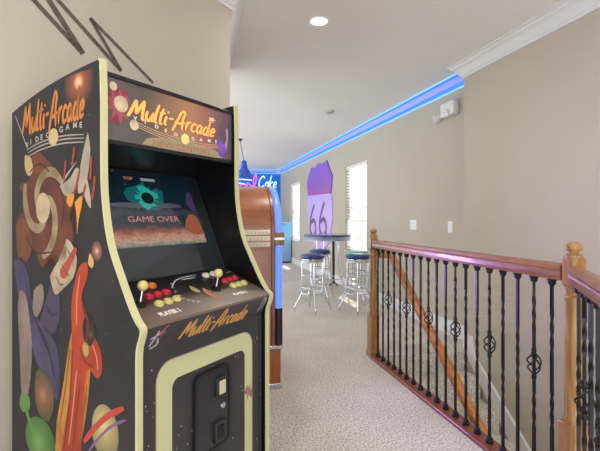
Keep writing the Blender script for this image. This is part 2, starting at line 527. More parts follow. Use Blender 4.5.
# ------------------------------------------------------------------ arcade cabinet
CAB = thing('arcade_cabinet', 'tall black upright arcade game cabinet with pale yellow edge molding, standing against the angled wall', 'arcade game', (-0.155, 1.297, 0), math.radians(45))
CW = 0.67
front = [(0.195, 1.799), (0.19, 1.668), (0.19, 1.542), (0.188, 1.416), (0.178, 1.322), (0.15, 1.21), (0.098, 1.11), (0.052, 1.03), (0.024, 0.992), (0.001, 0.966), (0.018, 0.912), (0.021, 0.88)]
fs = smooth2(front, 5)
top = smooth2([(0.747, 1.698), (0.616, 1.735), (0.482, 1.764), (0.331, 1.786), (0.195, 1.799)], 4)
outline = top[:-1] + fs + [(0.021, 0.03), (0.06, 0.0), (0.747, 0.0)]
side_mats = []
M['cab_side'] = mat('star_field_vinyl', '#2f2e32', 0.45, color2='#26252a', scale=5, spec=0.35)
M['molding'] = mat('pale_yellow_molding', '#c6c296', 0.45, var=0.05)
sides = []
for u0 in (0.0, CW - 0.02):
    mb = MB(); mb.prism(outline, lambda p, q, t: (t, p, q), u0, u0 + 0.02)
    o = mb.build('side_panel', M['cab_side'] if u0 == 0 else M['gloss_black'], CAB); sides.append(o)
    e = [(0.205, 1.798)] + fs + [(0.021, 0.03)]
    mb = MB()
    A = []; 
    def off(i, k):
        a = e[max(i - 1, 0)]; b = e[min(i + 1, len(e) - 1)]
        dx, dy = b[0] - a[0], b[1] - a[1]; L = math.hypot(dx, dy)
        return (e[i][0] + dy / L * k, e[i][1] - dx / L * k)
    vs = []; fcs = []
    for i in range(len(e)):
        q = off(i, 0.003); p = off(i, -0.004)
        for (pp, uu) in ((p, u0 - 0.001), (q, u0 - 0.001), (q, u0 + 0.021), (p, u0 + 0.021)):
            vs.append((uu, pp[0], pp[1]))
    for i in range(len(e) - 1):
        for k in range(4):
            l = (k + 1) % 4
            fcs.append((4 * i + k, 4 * i + l, 4 * i + 4 + l, 4 * i + 4 + k))
    fcs += [(3, 2, 1, 0), tuple(range(4 * len(e) - 4, 4 * len(e)))]
    mb.add(vs, fcs); mb.build('edge_molding', M['molding'], CAB)

# front lower panel
FD = 0.045
mb = MB(); mb.box(0.02, CW - 0.02, FD, FD + 0.016, 0.08, 0.885)
M['front_panel'] = mat('front_panel_print', '#3a383b', 0.45, color2='#302e32', scale=4)
front_panel = mb.build('front_panel', M['front_panel'], CAB)
mb = MB(); mb.box(0.02, CW - 0.02, FD + 0.03, FD + 0.045, 0.0, 0.08); mb.build('kick_board', M['blacklam'], CAB)
def Fp(u, h, t=0.0): return (u, FD - 0.0006 - t, h)
def rrect(x0, x1, y0, y1, r, n=6):
    out = []
    for cx, cy, a0 in ((x1 - r, y1 - r, 0), (x0 + r, y1 - r, 90), (x0 + r, y0 + r, 180), (x1 - r, y0 + r, 270)):
        for i in range(n + 1):
            a = math.radians(a0 + 90 * i / n)
            out.append((cx + r * math.cos(a), cy + r * math.sin(a)))
    return out
def frame2d(outer, inner, fn, t):
    n = len(outer)
    return MB().add([fn(*p, t) for p in outer] + [fn(*p, t) for p in inner], [(i, (i + 1) % n, n + (i + 1) % n, n + i) for i in range(n)])
o2 = rrect(0.093, 0.582, 0.16, 0.832, 0.06); o1 = rrect(0.089, 0.586, 0.156, 0.836, 0.064); i1 = rrect(0.156, 0.534, 0.22, 0.766, 0.03)
frame2d(o1, o2, Fp, 0).build('border_pinstripe', flat('mauve_print', '#9c8288'), front_panel, flatprint=True)
frame2d(o2, i1, Fp, 0.0).build('border_band', flat('pale_green_print', '#bec096'), front_panel, flatprint=True)
mb = MB()
rnd = random.Random(3)
for i in range(170):
    u = rnd.uniform(0.03, 0.64); h = rnd.uniform(0.14, 0.86)
    if (0.08 < u < 0.16 or 0.53 < u < 0.59 or h > 0.76) and 0.085 < u < 0.59: continue
    s = rnd.choice((0.0014, 0.0018, 0.0026))
    mb.add([Fp(u - s, h), Fp(u, h - s * 1.4), Fp(u + s, h), Fp(u, h + s * 1.4)], [(0, 1, 2, 3)])
mb.build('printed_stars', flat('star_print', '#c0babc'), front_panel, flatprint=True)['kind'] = 'stuff'
def burst(fn, c, r, n, seed, t, asp=1.0):
    rr = random.Random(seed); P = []
    for i in range(n * 2):
        a = math.pi * i / n
        q = r * (rr.uniform(0.75, 1.1) if i % 2 == 0 else rr.uniform(0.3, 0.5))
        P.append((c[0] + q * math.cos(a), c[1] + q * math.sin(a) * asp))
    return MB().fill(P, fn, t, sm=False)
burst(Fp, (0.562, 0.585), 0.03, 6, 4, 0.0006, 1.4).build('printed_burst', flat('salmon_print', '#a8706a'), front_panel, flatprint=True)

# coin door
DOOR = MB(); DOOR.prism(rrect(0.252, 0.427, 0.455, 0.742, 0.03), lambda p, q, t: (p, t, q), FD - 0.012, FD - 0.0005)
door = DOOR.build('coin_door', mat('grey_black_steel', '#2b2d31', 0.4, var=0.1), CAB, bevel=0.003)
mb = MB(); rr_o = rrect(0.246, 0.433, 0.449, 0.748, 0.033); rr_i = rrect(0.258, 0.421, 0.461, 0.736, 0.026)
n = len(rr_o)
for a, b, d0, d1 in ((rr_o, rr_i, FD - 0.016, FD - 0.0004),):
    vs = [(p, d0, q) for p, q in a] + [(p, d0, q) for p, q in b] + [(p, d1, q) for p, q in a] + [(p, d1, q) for p, q in b]
    fcs = []
    for i in range(n):
        j = (i + 1) % n
        fcs += [(i, j, n + j, n + i), (2 * n + i, 2 * n + j, j, i), (n + i, n + j, 3 * n + j, 3 * n + i), (3 * n + i, 3 * n + j, 2 * n + j, 2 * n + i)]
    mb.add(vs, fcs)
mb.build('door_frame', mat('black_steel', '#1c1d20', 0.35, var=0.1), door)
def slot(h0, h1, u0, u1, lit):
    mb = MB(); mb.prism(rrect(u0, u1, h0, h1, 0.004, 2), lambda p, q, t: (p, t, q), FD - 0.026, FD - 0.011)
    o = mb.build('coin_slot' if lit else 'coin_return', mat('dark_bezel_steel', '#26272a', 0.35, var=0.1), door, bevel=0.002)
    cu, ch = (u0 + u1) / 2, (h0 + h1) / 2; du, dh = (u1 - u0) * 0.3, (h1 - h0) * 0.32
    mb2 = MB(); mb2.box(cu - du, cu + du, FD - 0.028, FD - 0.02, ch - dh, ch + dh)
    o2_ = mb2.build('coin_insert' if lit else 'return_flap', flat('cream_insert', '#c9c4a4') if lit else M['gloss_black'], CAB, bevel=0.001)
    return o
slot(0.635, 0.712, 0.346, 0.400, True); slot(0.475, 0.55, 0.338, 0.392, False)
mb = MB(); mb.lathe([(0.0005, -0.006), (0.011, -0.006), (0.0125, -0.003), (0.0125, 0.0)], (0.388, FD - 0.012, 0.598), 16, (1, 0, 0), (0, 0, 1), (0, 1, 0)); mb.build('door_lock', M['chrome'], door)

# control panel: sloping top and angled front face carrying the title
KP0, KP1 = Vector((0, 0.003, 0.976)), Vector((0, 0.248, 1.071))
kd = (KP1 - KP0); KL = kd.length; kd.normalize(); kn = Vector((0, -kd.z, kd.y))
def K(u, s, t=0.0):
    p = KP0 + kd * s + kn * (0.0006 + t)
    return (u, p.y, p.z)
mb = MB(); mb.prism([(0.003, 0.976), (0.248, 1.071), (0.248, 1.05), (0.07, 0.9), (FD, 0.885), (0.001 + FD * 0.02, 0.968)], lambda p, q, t: (t, p, q), 0.02, CW - 0.02)
M['cp_print'] = ramp_material('control_panel_print', 'Y', 0.0, 0.25, [(0.0, '#6f5f54'), (0.3, '#6a5a50'), (0.55, '#2c2726'), (1.0, '#131214')], rough=0.3, noise_amt=0.25, noise_scale=5)
panel = mb.build('control_panel', M['cp_print'], CAB)
T0, T1 = Vector((0, 0.002, 0.968)), Vector((0, FD, 0.885))
td = (T0 - T1).normalized(); tn = Vector((0, -td.z, td.y))
TL = (T0 - T1).length
def T(u, s, t=0.0):
    p = T1 + td * s + tn * (0.0008 + t)
    return (u, p.y, p.z)
mb = MB(); mb.add([T(0.02, 0), T(CW - 0.02, 0), T(CW - 0.02, TL), T(0.02, TL)], [(0, 1, 2, 3)])
apron = mb.build('title_apron', mat('apron_print', '#38363b', 0.4, color2='#2d2b30', scale=5), CAB, flatprint=True)
SW = script_width('Multi-Arcade')
fnT = lambda x, y, t: T(0.178 + x / SW * 0.345, 0.012 + y * 0.066, t)
script('Multi-Arcade', fnT, 0.15, 0.0008, 0.2).build('title_lettering', flat('tan_orange_print', '#cf9a55'), apron, flatprint=True)
for w_, sts in ((0.008, ([(0.055, 0.02), (0.068, 0.05), (0.075, 0.075)], [(0.05, 0.05), (0.07, 0.055), (0.095, 0.07)], [(0.06, 0.01), (0.085, 0.02), (0.08, 0.045)])), (0.005, ([(0.60, 0.02), (0.612, 0.06), (0.63, 0.088)], [(0.6, 0.075), (0.62, 0.09), (0.638, 0.07)], [(0.612, 0.03), (0.63, 0.05), (0.628, 0.08)]))):
    for st in sts:
        MB().ribbon(st, T, w_, 0.0008).build('printed_swirl', flat('grey_lilac_print', '#b3acb6'), apron, flatprint=True)
for st in ([(0.08, 0.055), (0.095, 0.075), (0.11, 0.088)], [(0.085, 0.05), (0.105, 0.065)]):
    MB().ribbon(st, T, 0.006, 0.001).build('printed_flame', flat('rust_print', '#a5644a'), apron, flatprint=True)

# buttons and joysticks
M['btn_red'] = mat('red_button_plastic', '#c22a44', 0.3, var=0.05, coat=0.4)
M['btn_yel'] = mat('pale_yellow_button_plastic', '#cfc77e', 0.3, var=0.05, coat=0.4)
M['btn_white'] = mat('cream_button_plastic', '#d8cfc6', 0.3, var=0.05, coat=0.4)
M['btn_org'] = mat('orange_button_plastic', '#dd7a38', 0.3, var=0.05, coat=0.4)
kx = Vector((1, 0, 0))
def button(us, m, text):
    c = Vector(K(us[0], us[1]))
    mb = MB(); mb.lathe([(0.0165, -0.001), (0.0165, 0.004), (0.0155, 0.007), (0.0125, 0.0075), (0.0115, 0.006)], c, 24, kx, kd, kn)
    o = mb.build('button', m, CAB); lab(o, text)
    mb = MB(); mb.lathe([(0.0112, 0.003), (0.0112, 0.010), (0.009, 0.0118), (0.002, 0.0112)], c, 20, kx, kd, kn)
    mb.build('plunger', m, o)
for us in [(0.1416, 0.1462), (0.1809, 0.151), (0.2197, 0.153)]: button(us, M['btn_red'], 'red push button')
for us in [(0.1427, 0.0947), (0.183, 0.0976), (0.2236, 0.1012)]: button(us, M['btn_yel'], 'pale yellow push button')
for us in [(0.2015, 0.2109)]: button(us, M['btn_org'], 'orange push button')
for us in [(0.4815, 0.2197), (0.5281, 0.2214)]: button(us, M['btn_white'], 'cream push button')
for us in [(0.5307, 0.1525), (0.564, 0.157), (0.6011, 0.161)]: button(us, M['btn_red'], 'red push button')
for us in [(0.5337, 0.1089), (0.5691, 0.109), (0.6034, 0.1099)]: button(us, M['btn_yel'], 'pale yellow push button')
for us in [(0.081, 0.1151), (0.434, 0.114)]:
    c = Vector(K(us[0], us[1]))
    mb = MB(); mb.lathe([(0.021, 0.0), (0.021, 0.003), (0.016, 0.006), (0.007, 0.010), (0.005, 0.012)], c, 24, kx, kd, kn)
    j = mb.build('joystick', M['gloss_black'], CAB)
    tip = c + kn * 0.062 + Vector((0.004, 0.012, 0.004))
    mb = MB(); mb.tube([c + kn * 0.005, tip], 0.0048, 10); mb.build('shaft', M['chrome'], j)
    mb = MB(); mb.ball(tip, 0.0175, 20); lab(mb.build('ball_top', mat('straw_ball_plastic', '#cdbb7a', 0.3, var=0.05, coat=0.4), j), 'straw yellow ball top')
# printed words and rocket on the panel
pl = [(0.1001, 0.036), (0.1909, 0.0399), (0.1264, 0.0589)]
fnP = along((0, 0), (1, 0), (0, 1), lambda x, y, t: K(pl[0][0] + x * (pl[1][0] - pl[0][0]) / 4.3, pl[0][1] - 0.006 + y * 0.03, t))
text_mesh('PLAYER 1', 1.0, fnP, 0.0, 'player_lettering', flat('white_print', '#ece6de'), panel, bold=0.05)
pl2 = [(0.4734, 0.0435), (0.5561, 0.0441)]
fnP2 = lambda x, y, t: K(pl2[0][0] + x * (pl2[1][0] - pl2[0][0]) / 4.3, pl2[0][1] + y * 0.022, t)
text_mesh('PLAYER 2', 1.0, fnP2, 0.0, 'player_lettering', flat('white_print', '#ece6de'), panel, bold=0.05)
mb = MB(); mb.fill([(0.344, 0.1695), (0.3539, 0.1577), (0.3574, 0.1223), (0.3366, 0.1168), (0.3309, 0.1438)], K, 0.0); mb.fill([(0.3841, 0.1392), (0.3919, 0.1193), (0.3906, 0.0687), (0.3724, 0.0669), (0.3681, 0.106)], K, 0.0)
mb.build('printed_comet', flat('tan_print', '#b59a78'), panel, flatprint=True)
mb = MB(); mb.fill([(0.3859, 0.1299), (0.3896, 0.1114), (0.3897, 0.0358), (0.3809, 0.0432), (0.374, 0.0955)], K, 0.0006); mb.build('printed_comet_core', flat('rust_orange_print', '#b8623a'), panel, flatprint=True)
for p in [(0.2895, 0.2038), (0.271, 0.1761), (0.2605, 0.147), (0.2538, 0.1174), (0.2524, 0.0944), (0.2624, 0.0791), (0.275, 0.0667), (0.2904, 0.057)]:
    MB().ribbon([(p[0] - 0.006, p[1] - 0.004), (p[0], p[1] + 0.008), (p[0] + 0.006, p[1] - 0.004)], K, 0.004, 0.0).build('printed_chevron', flat('grey_white_print', '#b9b2b0'), panel, flatprint=True)
for st in ([(0.357, 0.2363), (0.4003, 0.2378), (0.4456, 0.2393)], [(0.3486, 0.2208), (0.3913, 0.2218), (0.4238, 0.2217)], [(0.2728, 0.1839), (0.3186, 0.2209), (0.3611, 0.2351)], [(0.6047, 0.2158), (0.6439, 0.2211)]):
    MB().ribbon(st, K, 0.006, 0.0).build('printed_stroke', flat('grey_white_print', '#b9b2b0'), panel, flatprint=True)

# monitor: bezel, glowing tube, glass
G0, G1 = Vector((0, 0.250, 1.072)), Vector((0, 0.437, 1.496))
gd = (G1 - G0); GL = gd.length; gd.normalize(); gn = Vector((0, -gd.z, gd.y))
def G(u, s, t=0.0):
    p = G0 + gd * s + gn * (0.001 + t)
    return (u, p.y, p.z)
mb = MB(); mb.hexa([G(0.02, 0, 0), G(CW - 0.02, 0, 0), G(CW - 0.02, GL, 0), G(0.02, GL, 0)], [G(0.02, 0, -0.02), G(CW - 0.02, 0, -0.02), G(CW - 0.02, GL, -0.02), G(0.02, GL, -0.02)])
bezel = mb.build('monitor_bezel', mat('charcoal_bezel', '#2b3136', 0.35, var=0.06), CAB)
sq = [(0.1133, 0.1189), (0.5812, 0.1248), (0.6276, 0.4398), (0.1015, 0.4525)]
sx0, sx1 = 0.075, 0.585
sy0, sy1 = sq[1][1], sq[2][1] + 0.01
def Sc(x, y, t=0.0): return G(sx0 + (sx1 - sx0) * x, sy0 + (sy1 - sy0) * y, 0.001 + t)
mb = MB(); mb.add([Sc(0, 0), Sc(1, 0), Sc(1, 1), Sc(0, 1)], [(0, 1, 2, 3)])
def screen_material():
    m = bpy.data.materials.new('screen_picture'); m.use_nodes = True
    nt = m.node_tree; b = nt.nodes['Principled BSDF']
    b.inputs['Base Color'].default_value = (0.004, 0.005, 0.008, 1); b.inputs['Roughness'].default_value = 0.15
    uv = nt.nodes.new('ShaderNodeUVMap'); uv.uv_map = 'uv'
    sp = nt.nodes.new('ShaderNodeSeparateXYZ'); nt.links.new(uv.outputs[0], sp.inputs[0])
    n = nt.nodes.new('ShaderNodeTexNoise'); n.inputs['Scale'].default_value = 9; n.inputs['Detail'].default_value = 6
    nt.links.new(uv.outputs[0], n.inputs['Vector'])
    ma = nt.nodes.new('ShaderNodeMath'); ma.operation = 'MULTIPLY_ADD'; ma.inputs[1].default_value = 0.14
    ad = nt.nodes.new('ShaderNodeMath'); ad.operation = 'SUBTRACT'; ad.inputs[1].default_value = 0.07
    nt.links.new(sp.outputs['Y'], ad.inputs[0]); nt.links.new(n.outputs['Fac'], ma.inputs[0]); nt.links.new(ad.outputs[0], ma.inputs[2])
    r = nt.nodes.new('ShaderNodeValToRGB'); e = r.color_ramp.elements
    e[0].position = 0.0; e[0].color = lin('#6b7a6e')
    e[1].position = 1.0; e[1].color = lin('#0a1620')
    for p, c in ((0.05, '#b09a84'), (0.1, '#c8937c'), (0.17, '#a4654a'), (0.23, '#6a3c34'), (0.265, '#22303a'), (0.36, '#1a2a34'), (0.44, '#3a3a48'), (0.5, '#10202e'), (0.62, '#0e2630')):
        k = e.new(p); k.color = lin(c)
    nt.links.new(ma.outputs[0], r.inputs['Fac'])
    n2 = nt.nodes.new('ShaderNodeTexNoise'); n2.inputs['Scale'].default_value = 30; n2.inputs['Detail'].default_value = 3
    nt.links.new(uv.outputs[0], n2.inputs['Vector'])
    r2 = nt.nodes.new('ShaderNodeValToRGB'); r2.color_ramp.elements[0].position = 0.3; r2.color_ramp.elements[0].color = (0.55, 0.5, 0.5, 1); r2.color_ramp.elements[1].position = 0.7; r2.color_ramp.elements[1].color = (1.3, 1.25, 1.2, 1)
    nt.links.new(n2.outputs['Fac'], r2.inputs['Fac'])
    mx = nt.nodes.new('ShaderNodeMix'); mx.data_type = 'RGBA'; mx.blend_type = 'MULTIPLY'; mx.inputs['Factor'].default_value = 0.8
    nt.links.new(r.outputs['Color'], mx.inputs['A']); nt.links.new(r2.outputs['Color'], mx.inputs['B'])
    nt.links.new(mx.outputs['Result'], b.inputs['Emission Color']); b.inputs['Emission Strength'].default_value = 1.0
    return m
scr = mb.build('screen', screen_material(), CAB, flatprint=True)
ul = scr.data.uv_layers.new(name='uv')
for lp in scr.data.loops:
    ul.data[lp.index].uv = [(0, 0), (1, 0), (1, 1), (0, 1)][lp.vertex_index]
def glow(name, c, e): return mat(name, '#050505', 0.3, emit=c, emit_s=e, var=0.05)
SA = 0.8
burst(Sc, (0.49, 0.645), 0.185, 17, 11, 0.0004, 1.25).build('nova_glow', glow('deep_teal_glow', '#0e5f60', 1.0), scr, flatprint=True)
burst(Sc, (0.49, 0.645), 0.135, 15, 12, 0.0008, 1.25).build('nova_burst', glow('teal_glow', '#23a898', 1.0), scr, flatprint=True)
mb = MB(); mb.fill([(0.49 + 0.058 * math.cos(a * 0.3927) + 0.012, 0.635 + 0.08 * math.sin(a * 0.3927)) for a in range(16)], Sc, 0.0012)
mb.build('dark_planet', glow('night_glow', '#06141a', 1.0), scr, flatprint=True)
mb = MB(); mb.fill([(0.14, 0.55), (0.3, 0.57), (0.5, 0.55), (0.66, 0.58), (0.8, 0.56), (0.82, 0.52), (0.6, 0.5), (0.3, 0.5), (0.15, 0.52)], Sc, 0.0004)
mb.build('cloud_band', glow('dusk_glow', '#4a4658', 1.0), scr, flatprint=True)
mb = MB(); mb.fill([(0.8, 0.22), (0.84, 0.34), (0.9, 0.42), (0.97, 0.38), (0.99, 0.24), (0.98, 0.13), (0.86, 0.14)], Sc, 0.0004)
mb.build('fire_cloud', glow('fire_glow', '#a0553c', 1.0), scr, flatprint=True)
mb = MB(); mb.fill([(0.9, 0.56), (0.93, 0.72), (0.98, 0.74), (0.99, 0.5), (0.95, 0.48)], Sc, 0.0004); mb.build('violet_cloud', glow('violet_glow', '#48335a', 1.0), scr, flatprint=True)
fx = lambda x0, y0, w, h: (lambda x, y, t: Sc(x0 + x * w, y0 + y * h, t))
text_mesh('GAME OVER', 1.0, fx(0.262, 0.315, 0.0905, 0.105), 0.0016, 'game_over_lettering', glow('coral_glow', '#d98d7c', 1.0), scr, bold=0.0)
text_mesh('TOP', 1.0, fx(0.325, 0.875, 0.045, 0.055), 0.0016, 'top_lettering', glow('pink_glow', '#d0897e', 1.0), scr, bold=0.01)
text_mesh('300000', 1.0, fx(0.48, 0.875, 0.048, 0.055), 0.0016, 'score_lettering', glow('white_glow', '#c8d0d0', 1.0), scr, bold=0.01)
M['tube_glass'] = glass_material('monitor_glass', '#f4f6f7')
mb = MB(); mb.hexa([G(0.021, 0.002, 0.012), G(CW - 0.021, 0.002, 0.012), G(CW - 0.021, GL, 0.012), G(0.021, GL, 0.012)], [G(0.021, 0.002, 0.008), G(CW - 0.021, 0.002, 0.008), G(CW - 0.021, GL, 0.008), G(0.021, GL, 0.008)])
mb.build('monitor_glass', M['tube_glass'], CAB)

# marquee, speaker board, top and back
MD = 0.212
mb = MB(); mb.box(0.02, CW - 0.02, MD + 0.02, 0.745, 1.665, 1.69); mb.build('top_board', M['blacklam'], CAB)
mb = MB(); mb.box(0.02, CW - 0.02, 0.73, 0.746, 0.02, 1.69); mb.build('back_panel', M['blacklam'], CAB)
mb = MB(); mb.hexa([(0.02, MD + 0.01, 1.548), (CW - 0.02, MD + 0.01, 1.548), (CW - 0.02, 0.437, 1.5), (0.02, 0.437, 1.5)], [(0.02, MD + 0.01, 1.54), (CW - 0.02, MD + 0.01, 1.54), (CW - 0.02, 0.437, 1.488), (0.02, 0.437, 1.488)])
spk = mb.build('speaker_board', M['gloss_black'], CAB)
M['marquee'] = ramp_material('marquee_print', 'X', 0.02, 0.65, [(0.0, '#565153'), (0.25, '#4f4744'), (0.42, '#7a5f4a'), (0.6, '#9c6f55'), (0.75, '#8c5d50'), (0.9, '#5a4650'), (1.0, '#4d4148')], rough=0.15, emit=0.35, noise_amt=0.22, noise_scale=9, coat=0.3)
mb = MB(); mb.box(0.02, CW - 0.02, MD, MD + 0.012, 1.552, 1.758)
marq = mb.build('marquee', M['marquee'], CAB)
mb = MB(); mb.box(0.018, CW - 0.018, MD - 0.006, MD + 0.03, 1.758, 1.772); mb.box(0.02, CW - 0.02, MD - 0.006, MD + 0.012, 1.538, 1.553)
mb.build('marquee_retainer', M['blacklam'], CAB, bevel=0.002)
def Mq(u, h, t=0.0): return (u, MD - 0.0006 - t, h)
mglow = lambda n, c, e=0.5: flat(n, c, 0.3, e)
tw = [(0.1259, 1.622), (0.5682, 1.5813), (0.1259, 1.6905)]
fnM = lambda x, y, t: Mq(0.112 + x / SW * 0.425, 1.644 - 0.004 * x / SW + y * 0.066, t)
script('Multi-Arcade', fnM, 0.22, 0.0004, 0.2).build('title_outline', mglow('brick_print', '#9a4a2e', 0.35), marq, flatprint=True)
script('Multi-Arcade', fnM, 0.13, 0.0008, 0.2).build('title_lettering', mglow('amber_print', '#e0a95e', 0.6), marq, flatprint=True)
for i, ch in enumerate('VIDEO'):
    text_mesh(ch, 1.0, (lambda i: lambda x, y, t: Mq(0.135 + i * 0.045 + x * 0.022, 1.636 - i * 0.0065 + y * 0.018, t))(i), 0.0008, 'subtitle_lettering', mglow('cream_print', '#d8cdb8', 0.5), marq, bold=0.02)
for i, ch in enumerate('GAME'):
    text_mesh(ch, 1.0, (lambda i: lambda x, y, t: Mq(0.405 + i * 0.046 + x * 0.022, 1.608 + i * 0.003 + y * 0.018, t))(i), 0.0008, 'subtitle_lettering', mglow('cream_print', '#d8cdb8', 0.5), marq, bold=0.02)
mb = MB()
for k in range(3):
    mb.ribbon([(0.13, 1.633 - k * 0.008), (0.24, 1.612 - k * 0.008), (0.35, 1.603 - k * 0.008), (0.47, 1.602 - k * 0.007), (0.58, 1.612 - k * 0.006)], Mq, 0.0022, 0.0002)
mb.build('speed_lines', mglow('peach_print', '#c09a80', 0.4), marq, flatprint=True)
mb = MB(); mb.fill([(0.17, 1.556), (0.2, 1.582), (0.3, 1.596), (0.39, 1.598), (0.48, 1.594), (0.555, 1.58), (0.58, 1.556), (0.36, 1.5535)], Mq, 0.0002)
mb.build('green_banner', mglow('sage_print', '#8b8064', 0.35), marq, flatprint=True)
text_mesh('NEW CENTURY', 1.0, lambda x, y, t: Mq(0.215 + x * 0.0425, 1.5595 + y * 0.03, t), 0.0006, 'banner_lettering', mglow('faded_red_print', '#9c5548', 0.35), marq, bold=0.0)
burst(Mq, (0.075, 1.672), 0.066, 9, 31, 0.0002, 1.15).build('nebula_print', mglow('rose_print', '#8f4550', 0.35), marq, flatprint=True)
for P_ in [(0.0572, 1.7304), (0.087, 1.6781), (0.1379, 1.6174)]:
    r_ = {0: 0.014, 1: 0.027, 2: 0.018}[min(2, int((P_[0] - 0.03) / 0.045))]
    MB().fill([(P_[0] + r_ * math.cos(a * 0.3927), P_[1] + r_ * math.sin(a * 0.3927)) for a in range(16)], Mq, 0.0004).build('moon_print', mat('bone_moon_print', '#c9b69c', 0.3, color2='#9c8468', scale=40, emit='#c9b69c', emit_s=0.25), marq, flatprint=True)
mb = MB(); mb.fill([(0.372 + 0.021 * math.cos(a * 0.3927), 1.606 + 0.021 * math.sin(a * 0.3927)) for a in range(16)], Mq, 0.001)
mb.build('little_sun', mglow('gold_print', '#d9b672', 0.6), marq, flatprint=True)
burst(Mq, (0.582, 1.602), 0.042, 9, 21, 0.0004).build('violet_burst', mglow('purple_print', '#6f4c9c', 0.5), marq, flatprint=True)
mb = MB(); mb.fill([(0.612, 1.58), (0.62, 1.62), (0.626, 1.66), (0.622, 1.69), (0.61, 1.685), (0.614, 1.65), (0.605, 1.61)], Mq, 0.0004)
mb.build('violet_swoosh', mglow('lilac_print', '#8f7a9c', 0.4), marq, flatprint=True)
burst(Mq, (0.522, 1.712), 0.03, 5, 8, 0.0002, 0.5).build('flare_print', mglow('flare_print', '#d9a58c', 0.6), marq, flatprint=True)

# side art: abstract space scene with the title
LS = sides[0]
def S(d, h, t=0.0): return (-0.0005 - t, d, h)
sp_ = lambda n, c: flat(n, c, 0.5)
def radial(name, c_in, c_mid, c_out, center, r):
    m = bpy.data.materials.new(name); m.use_nodes = True
    nt = m.node_tree; b = nt.nodes['Principled BSDF']; b.inputs['Roughness'].default_value = 0.45
    tc = nt.nodes.new('ShaderNodeTexCoord'); vm = nt.nodes.new('ShaderNodeVectorMath'); vm.operation = 'DISTANCE'
    vm.inputs[1].default_value = (0, center[0], center[1])
    nt.links.new(tc.outputs['Object'], vm.inputs[0])
    mr = nt.nodes.new('ShaderNodeMapRange'); mr.inputs['From Max'].default_value = r
    nt.links.new(vm.outputs['Value'], mr.inputs['Value'])
    rp = nt.nodes.new('ShaderNodeValToRGB'); e = rp.color_ramp.elements
    e[0].position = 0.05; e[0].color = lin(c_in); e[1].position = 1.0; e[1].color = lin(c_out); k = e.new(0.35); k.color = lin(c_mid)
    nt.links.new(mr.outputs['Result'], rp.inputs['Fac']); nt.links.new(rp.outputs['Color'], b.inputs['Base Color'])
    return m
fc = [(0.3113, 1.7443)][0]
mb = MB(); mb.fill([(max(0.203, fc[0] + 0.085 * math.cos(a * 0.1571)), min(fc[1] + 0.085 * math.sin(a * 0.1571), 1.782 - 0.13 * max(0, fc[0] + 0.085 * math.cos(a * 0.1571) - 0.331) - 0.006)) for a in range(40)], S, 0, sm=False)
mb.build('flare_print', radial('flare_gradient', '#f0b890', '#8c4a34', '#2a282b', fc, 0.083), LS, flatprint=True)
q0, q1 = [(0.669, 1.6078), (0.2779, 1.6266)]
fnS = lambda x, y, t: S(q0[0] + (q1[0] - q0[0]) * x / SW, q0[1] + (q1[1] - q0[1]) * x / SW + y * 0.105, t)
script('Multi-Arcade', fnS, 0.2, 0.0003, 0.1).build('title_outline', sp_('dark_rust_print', '#6d3a22'), LS, flatprint=True)
script('Multi-Arcade', fnS, 0.13, 0.0006, 0.1).build('title_lettering', sp_('orange_print', '#c07a42'), LS, flatprint=True)
for word, pts in (('VIDEO', [(0.6439, 1.5571), (0.6122, 1.5654), (0.5777, 1.5714), (0.544, 1.5754), (0.5079, 1.5791)]), ('GAME', [(0.4228, 1.5897), (0.3836, 1.5941), (0.3426, 1.5947), (0.3056, 1.5923)])):
    for ch, p in zip(word, pts):
        text_mesh(ch, 1.0, (lambda p: lambda x, y, t: S(p[0] - x * 0.032, p[1] + y * 0.027, t))(p), 0.0006, 'subtitle_lettering', sp_('pale_print', '#b5ada0'), LS, bold=0.02)
mb = MB()
for st in ([(0.6368, 1.5473), (0.5608, 1.5644), (0.4694, 1.5736), (0.3836, 1.5755), (0.2806, 1.5684)], [(0.6297, 1.5357), (0.5608, 1.5518), (0.4694, 1.5614), (0.3836, 1.5636), (0.2806, 1.557)], [(0.6297, 1.521), (0.5608, 1.5375), (0.4694, 1.5475), (0.3836, 1.5501), (0.2806, 1.544)], [(0.7243, 1.6875), (0.6872, 1.634), (0.6297, 1.5467)]):
    mb.ribbon(st, S, 0.005, 0.0002)
mb.build('speed_lines', sp_('grey_line_print', '#98928a'), LS, flatprint=True)
disc = lambda c, r, asp=1.0, n=16: [(c[0] + r * math.cos(2 * math.pi * a / n), c[1] + r * asp * math.sin(2 * math.pi * a / n)) for a in range(n)]
c = [(0.46, 1.5779)][0]
MB().fill(disc(c, 0.03, 1.0), S, 0.0006).build('little_sun', sp_('straw_print', '#bfa878'), LS, flatprint=True)
# brown nebula with a tan spiral galaxy, small tan moon
MB().fill([(0.6297, 1.4878), (0.5743, 1.5349), (0.5079, 1.5084), (0.4506, 1.4627), (0.4076, 1.3921), (0.3369, 1.3565), (0.36, 1.3034), (0.3369, 1.2302), (0.3955, 1.188), (0.4197, 1.1322), (0.4821, 1.1565), (0.5341, 1.1182), (0.588, 1.1802), (0.6726, 1.1693), (0.6439, 1.2371), (0.7094, 1.2811), (0.6439, 1.3481), (0.6872, 1.4164), (0.6157, 1.4356)], S, 0.0002).build('brown_nebula', mat('brown_print', '#6e3a2c', 0.5, color2='#4c2924', scale=9), LS, flatprint=True)
gc = [(0.5275, 1.332)][0]
for k_ in range(3):
    P_ = []
    for i in range(9):
        a_ = k_ * 2.094 + i * 0.33; r_ = 0.02 + 0.015 * i
        P_.append((gc[0] + r_ * math.cos(a_), gc[1] + 1.25 * r_ * math.sin(a_)))
    MB().ribbon(P_, S, 0.034, 0.0004).build('galaxy_arm', mat('tan_cloud_print', '#a08c70', 0.5, color2='#77644e', scale=14), LS, flatprint=True)
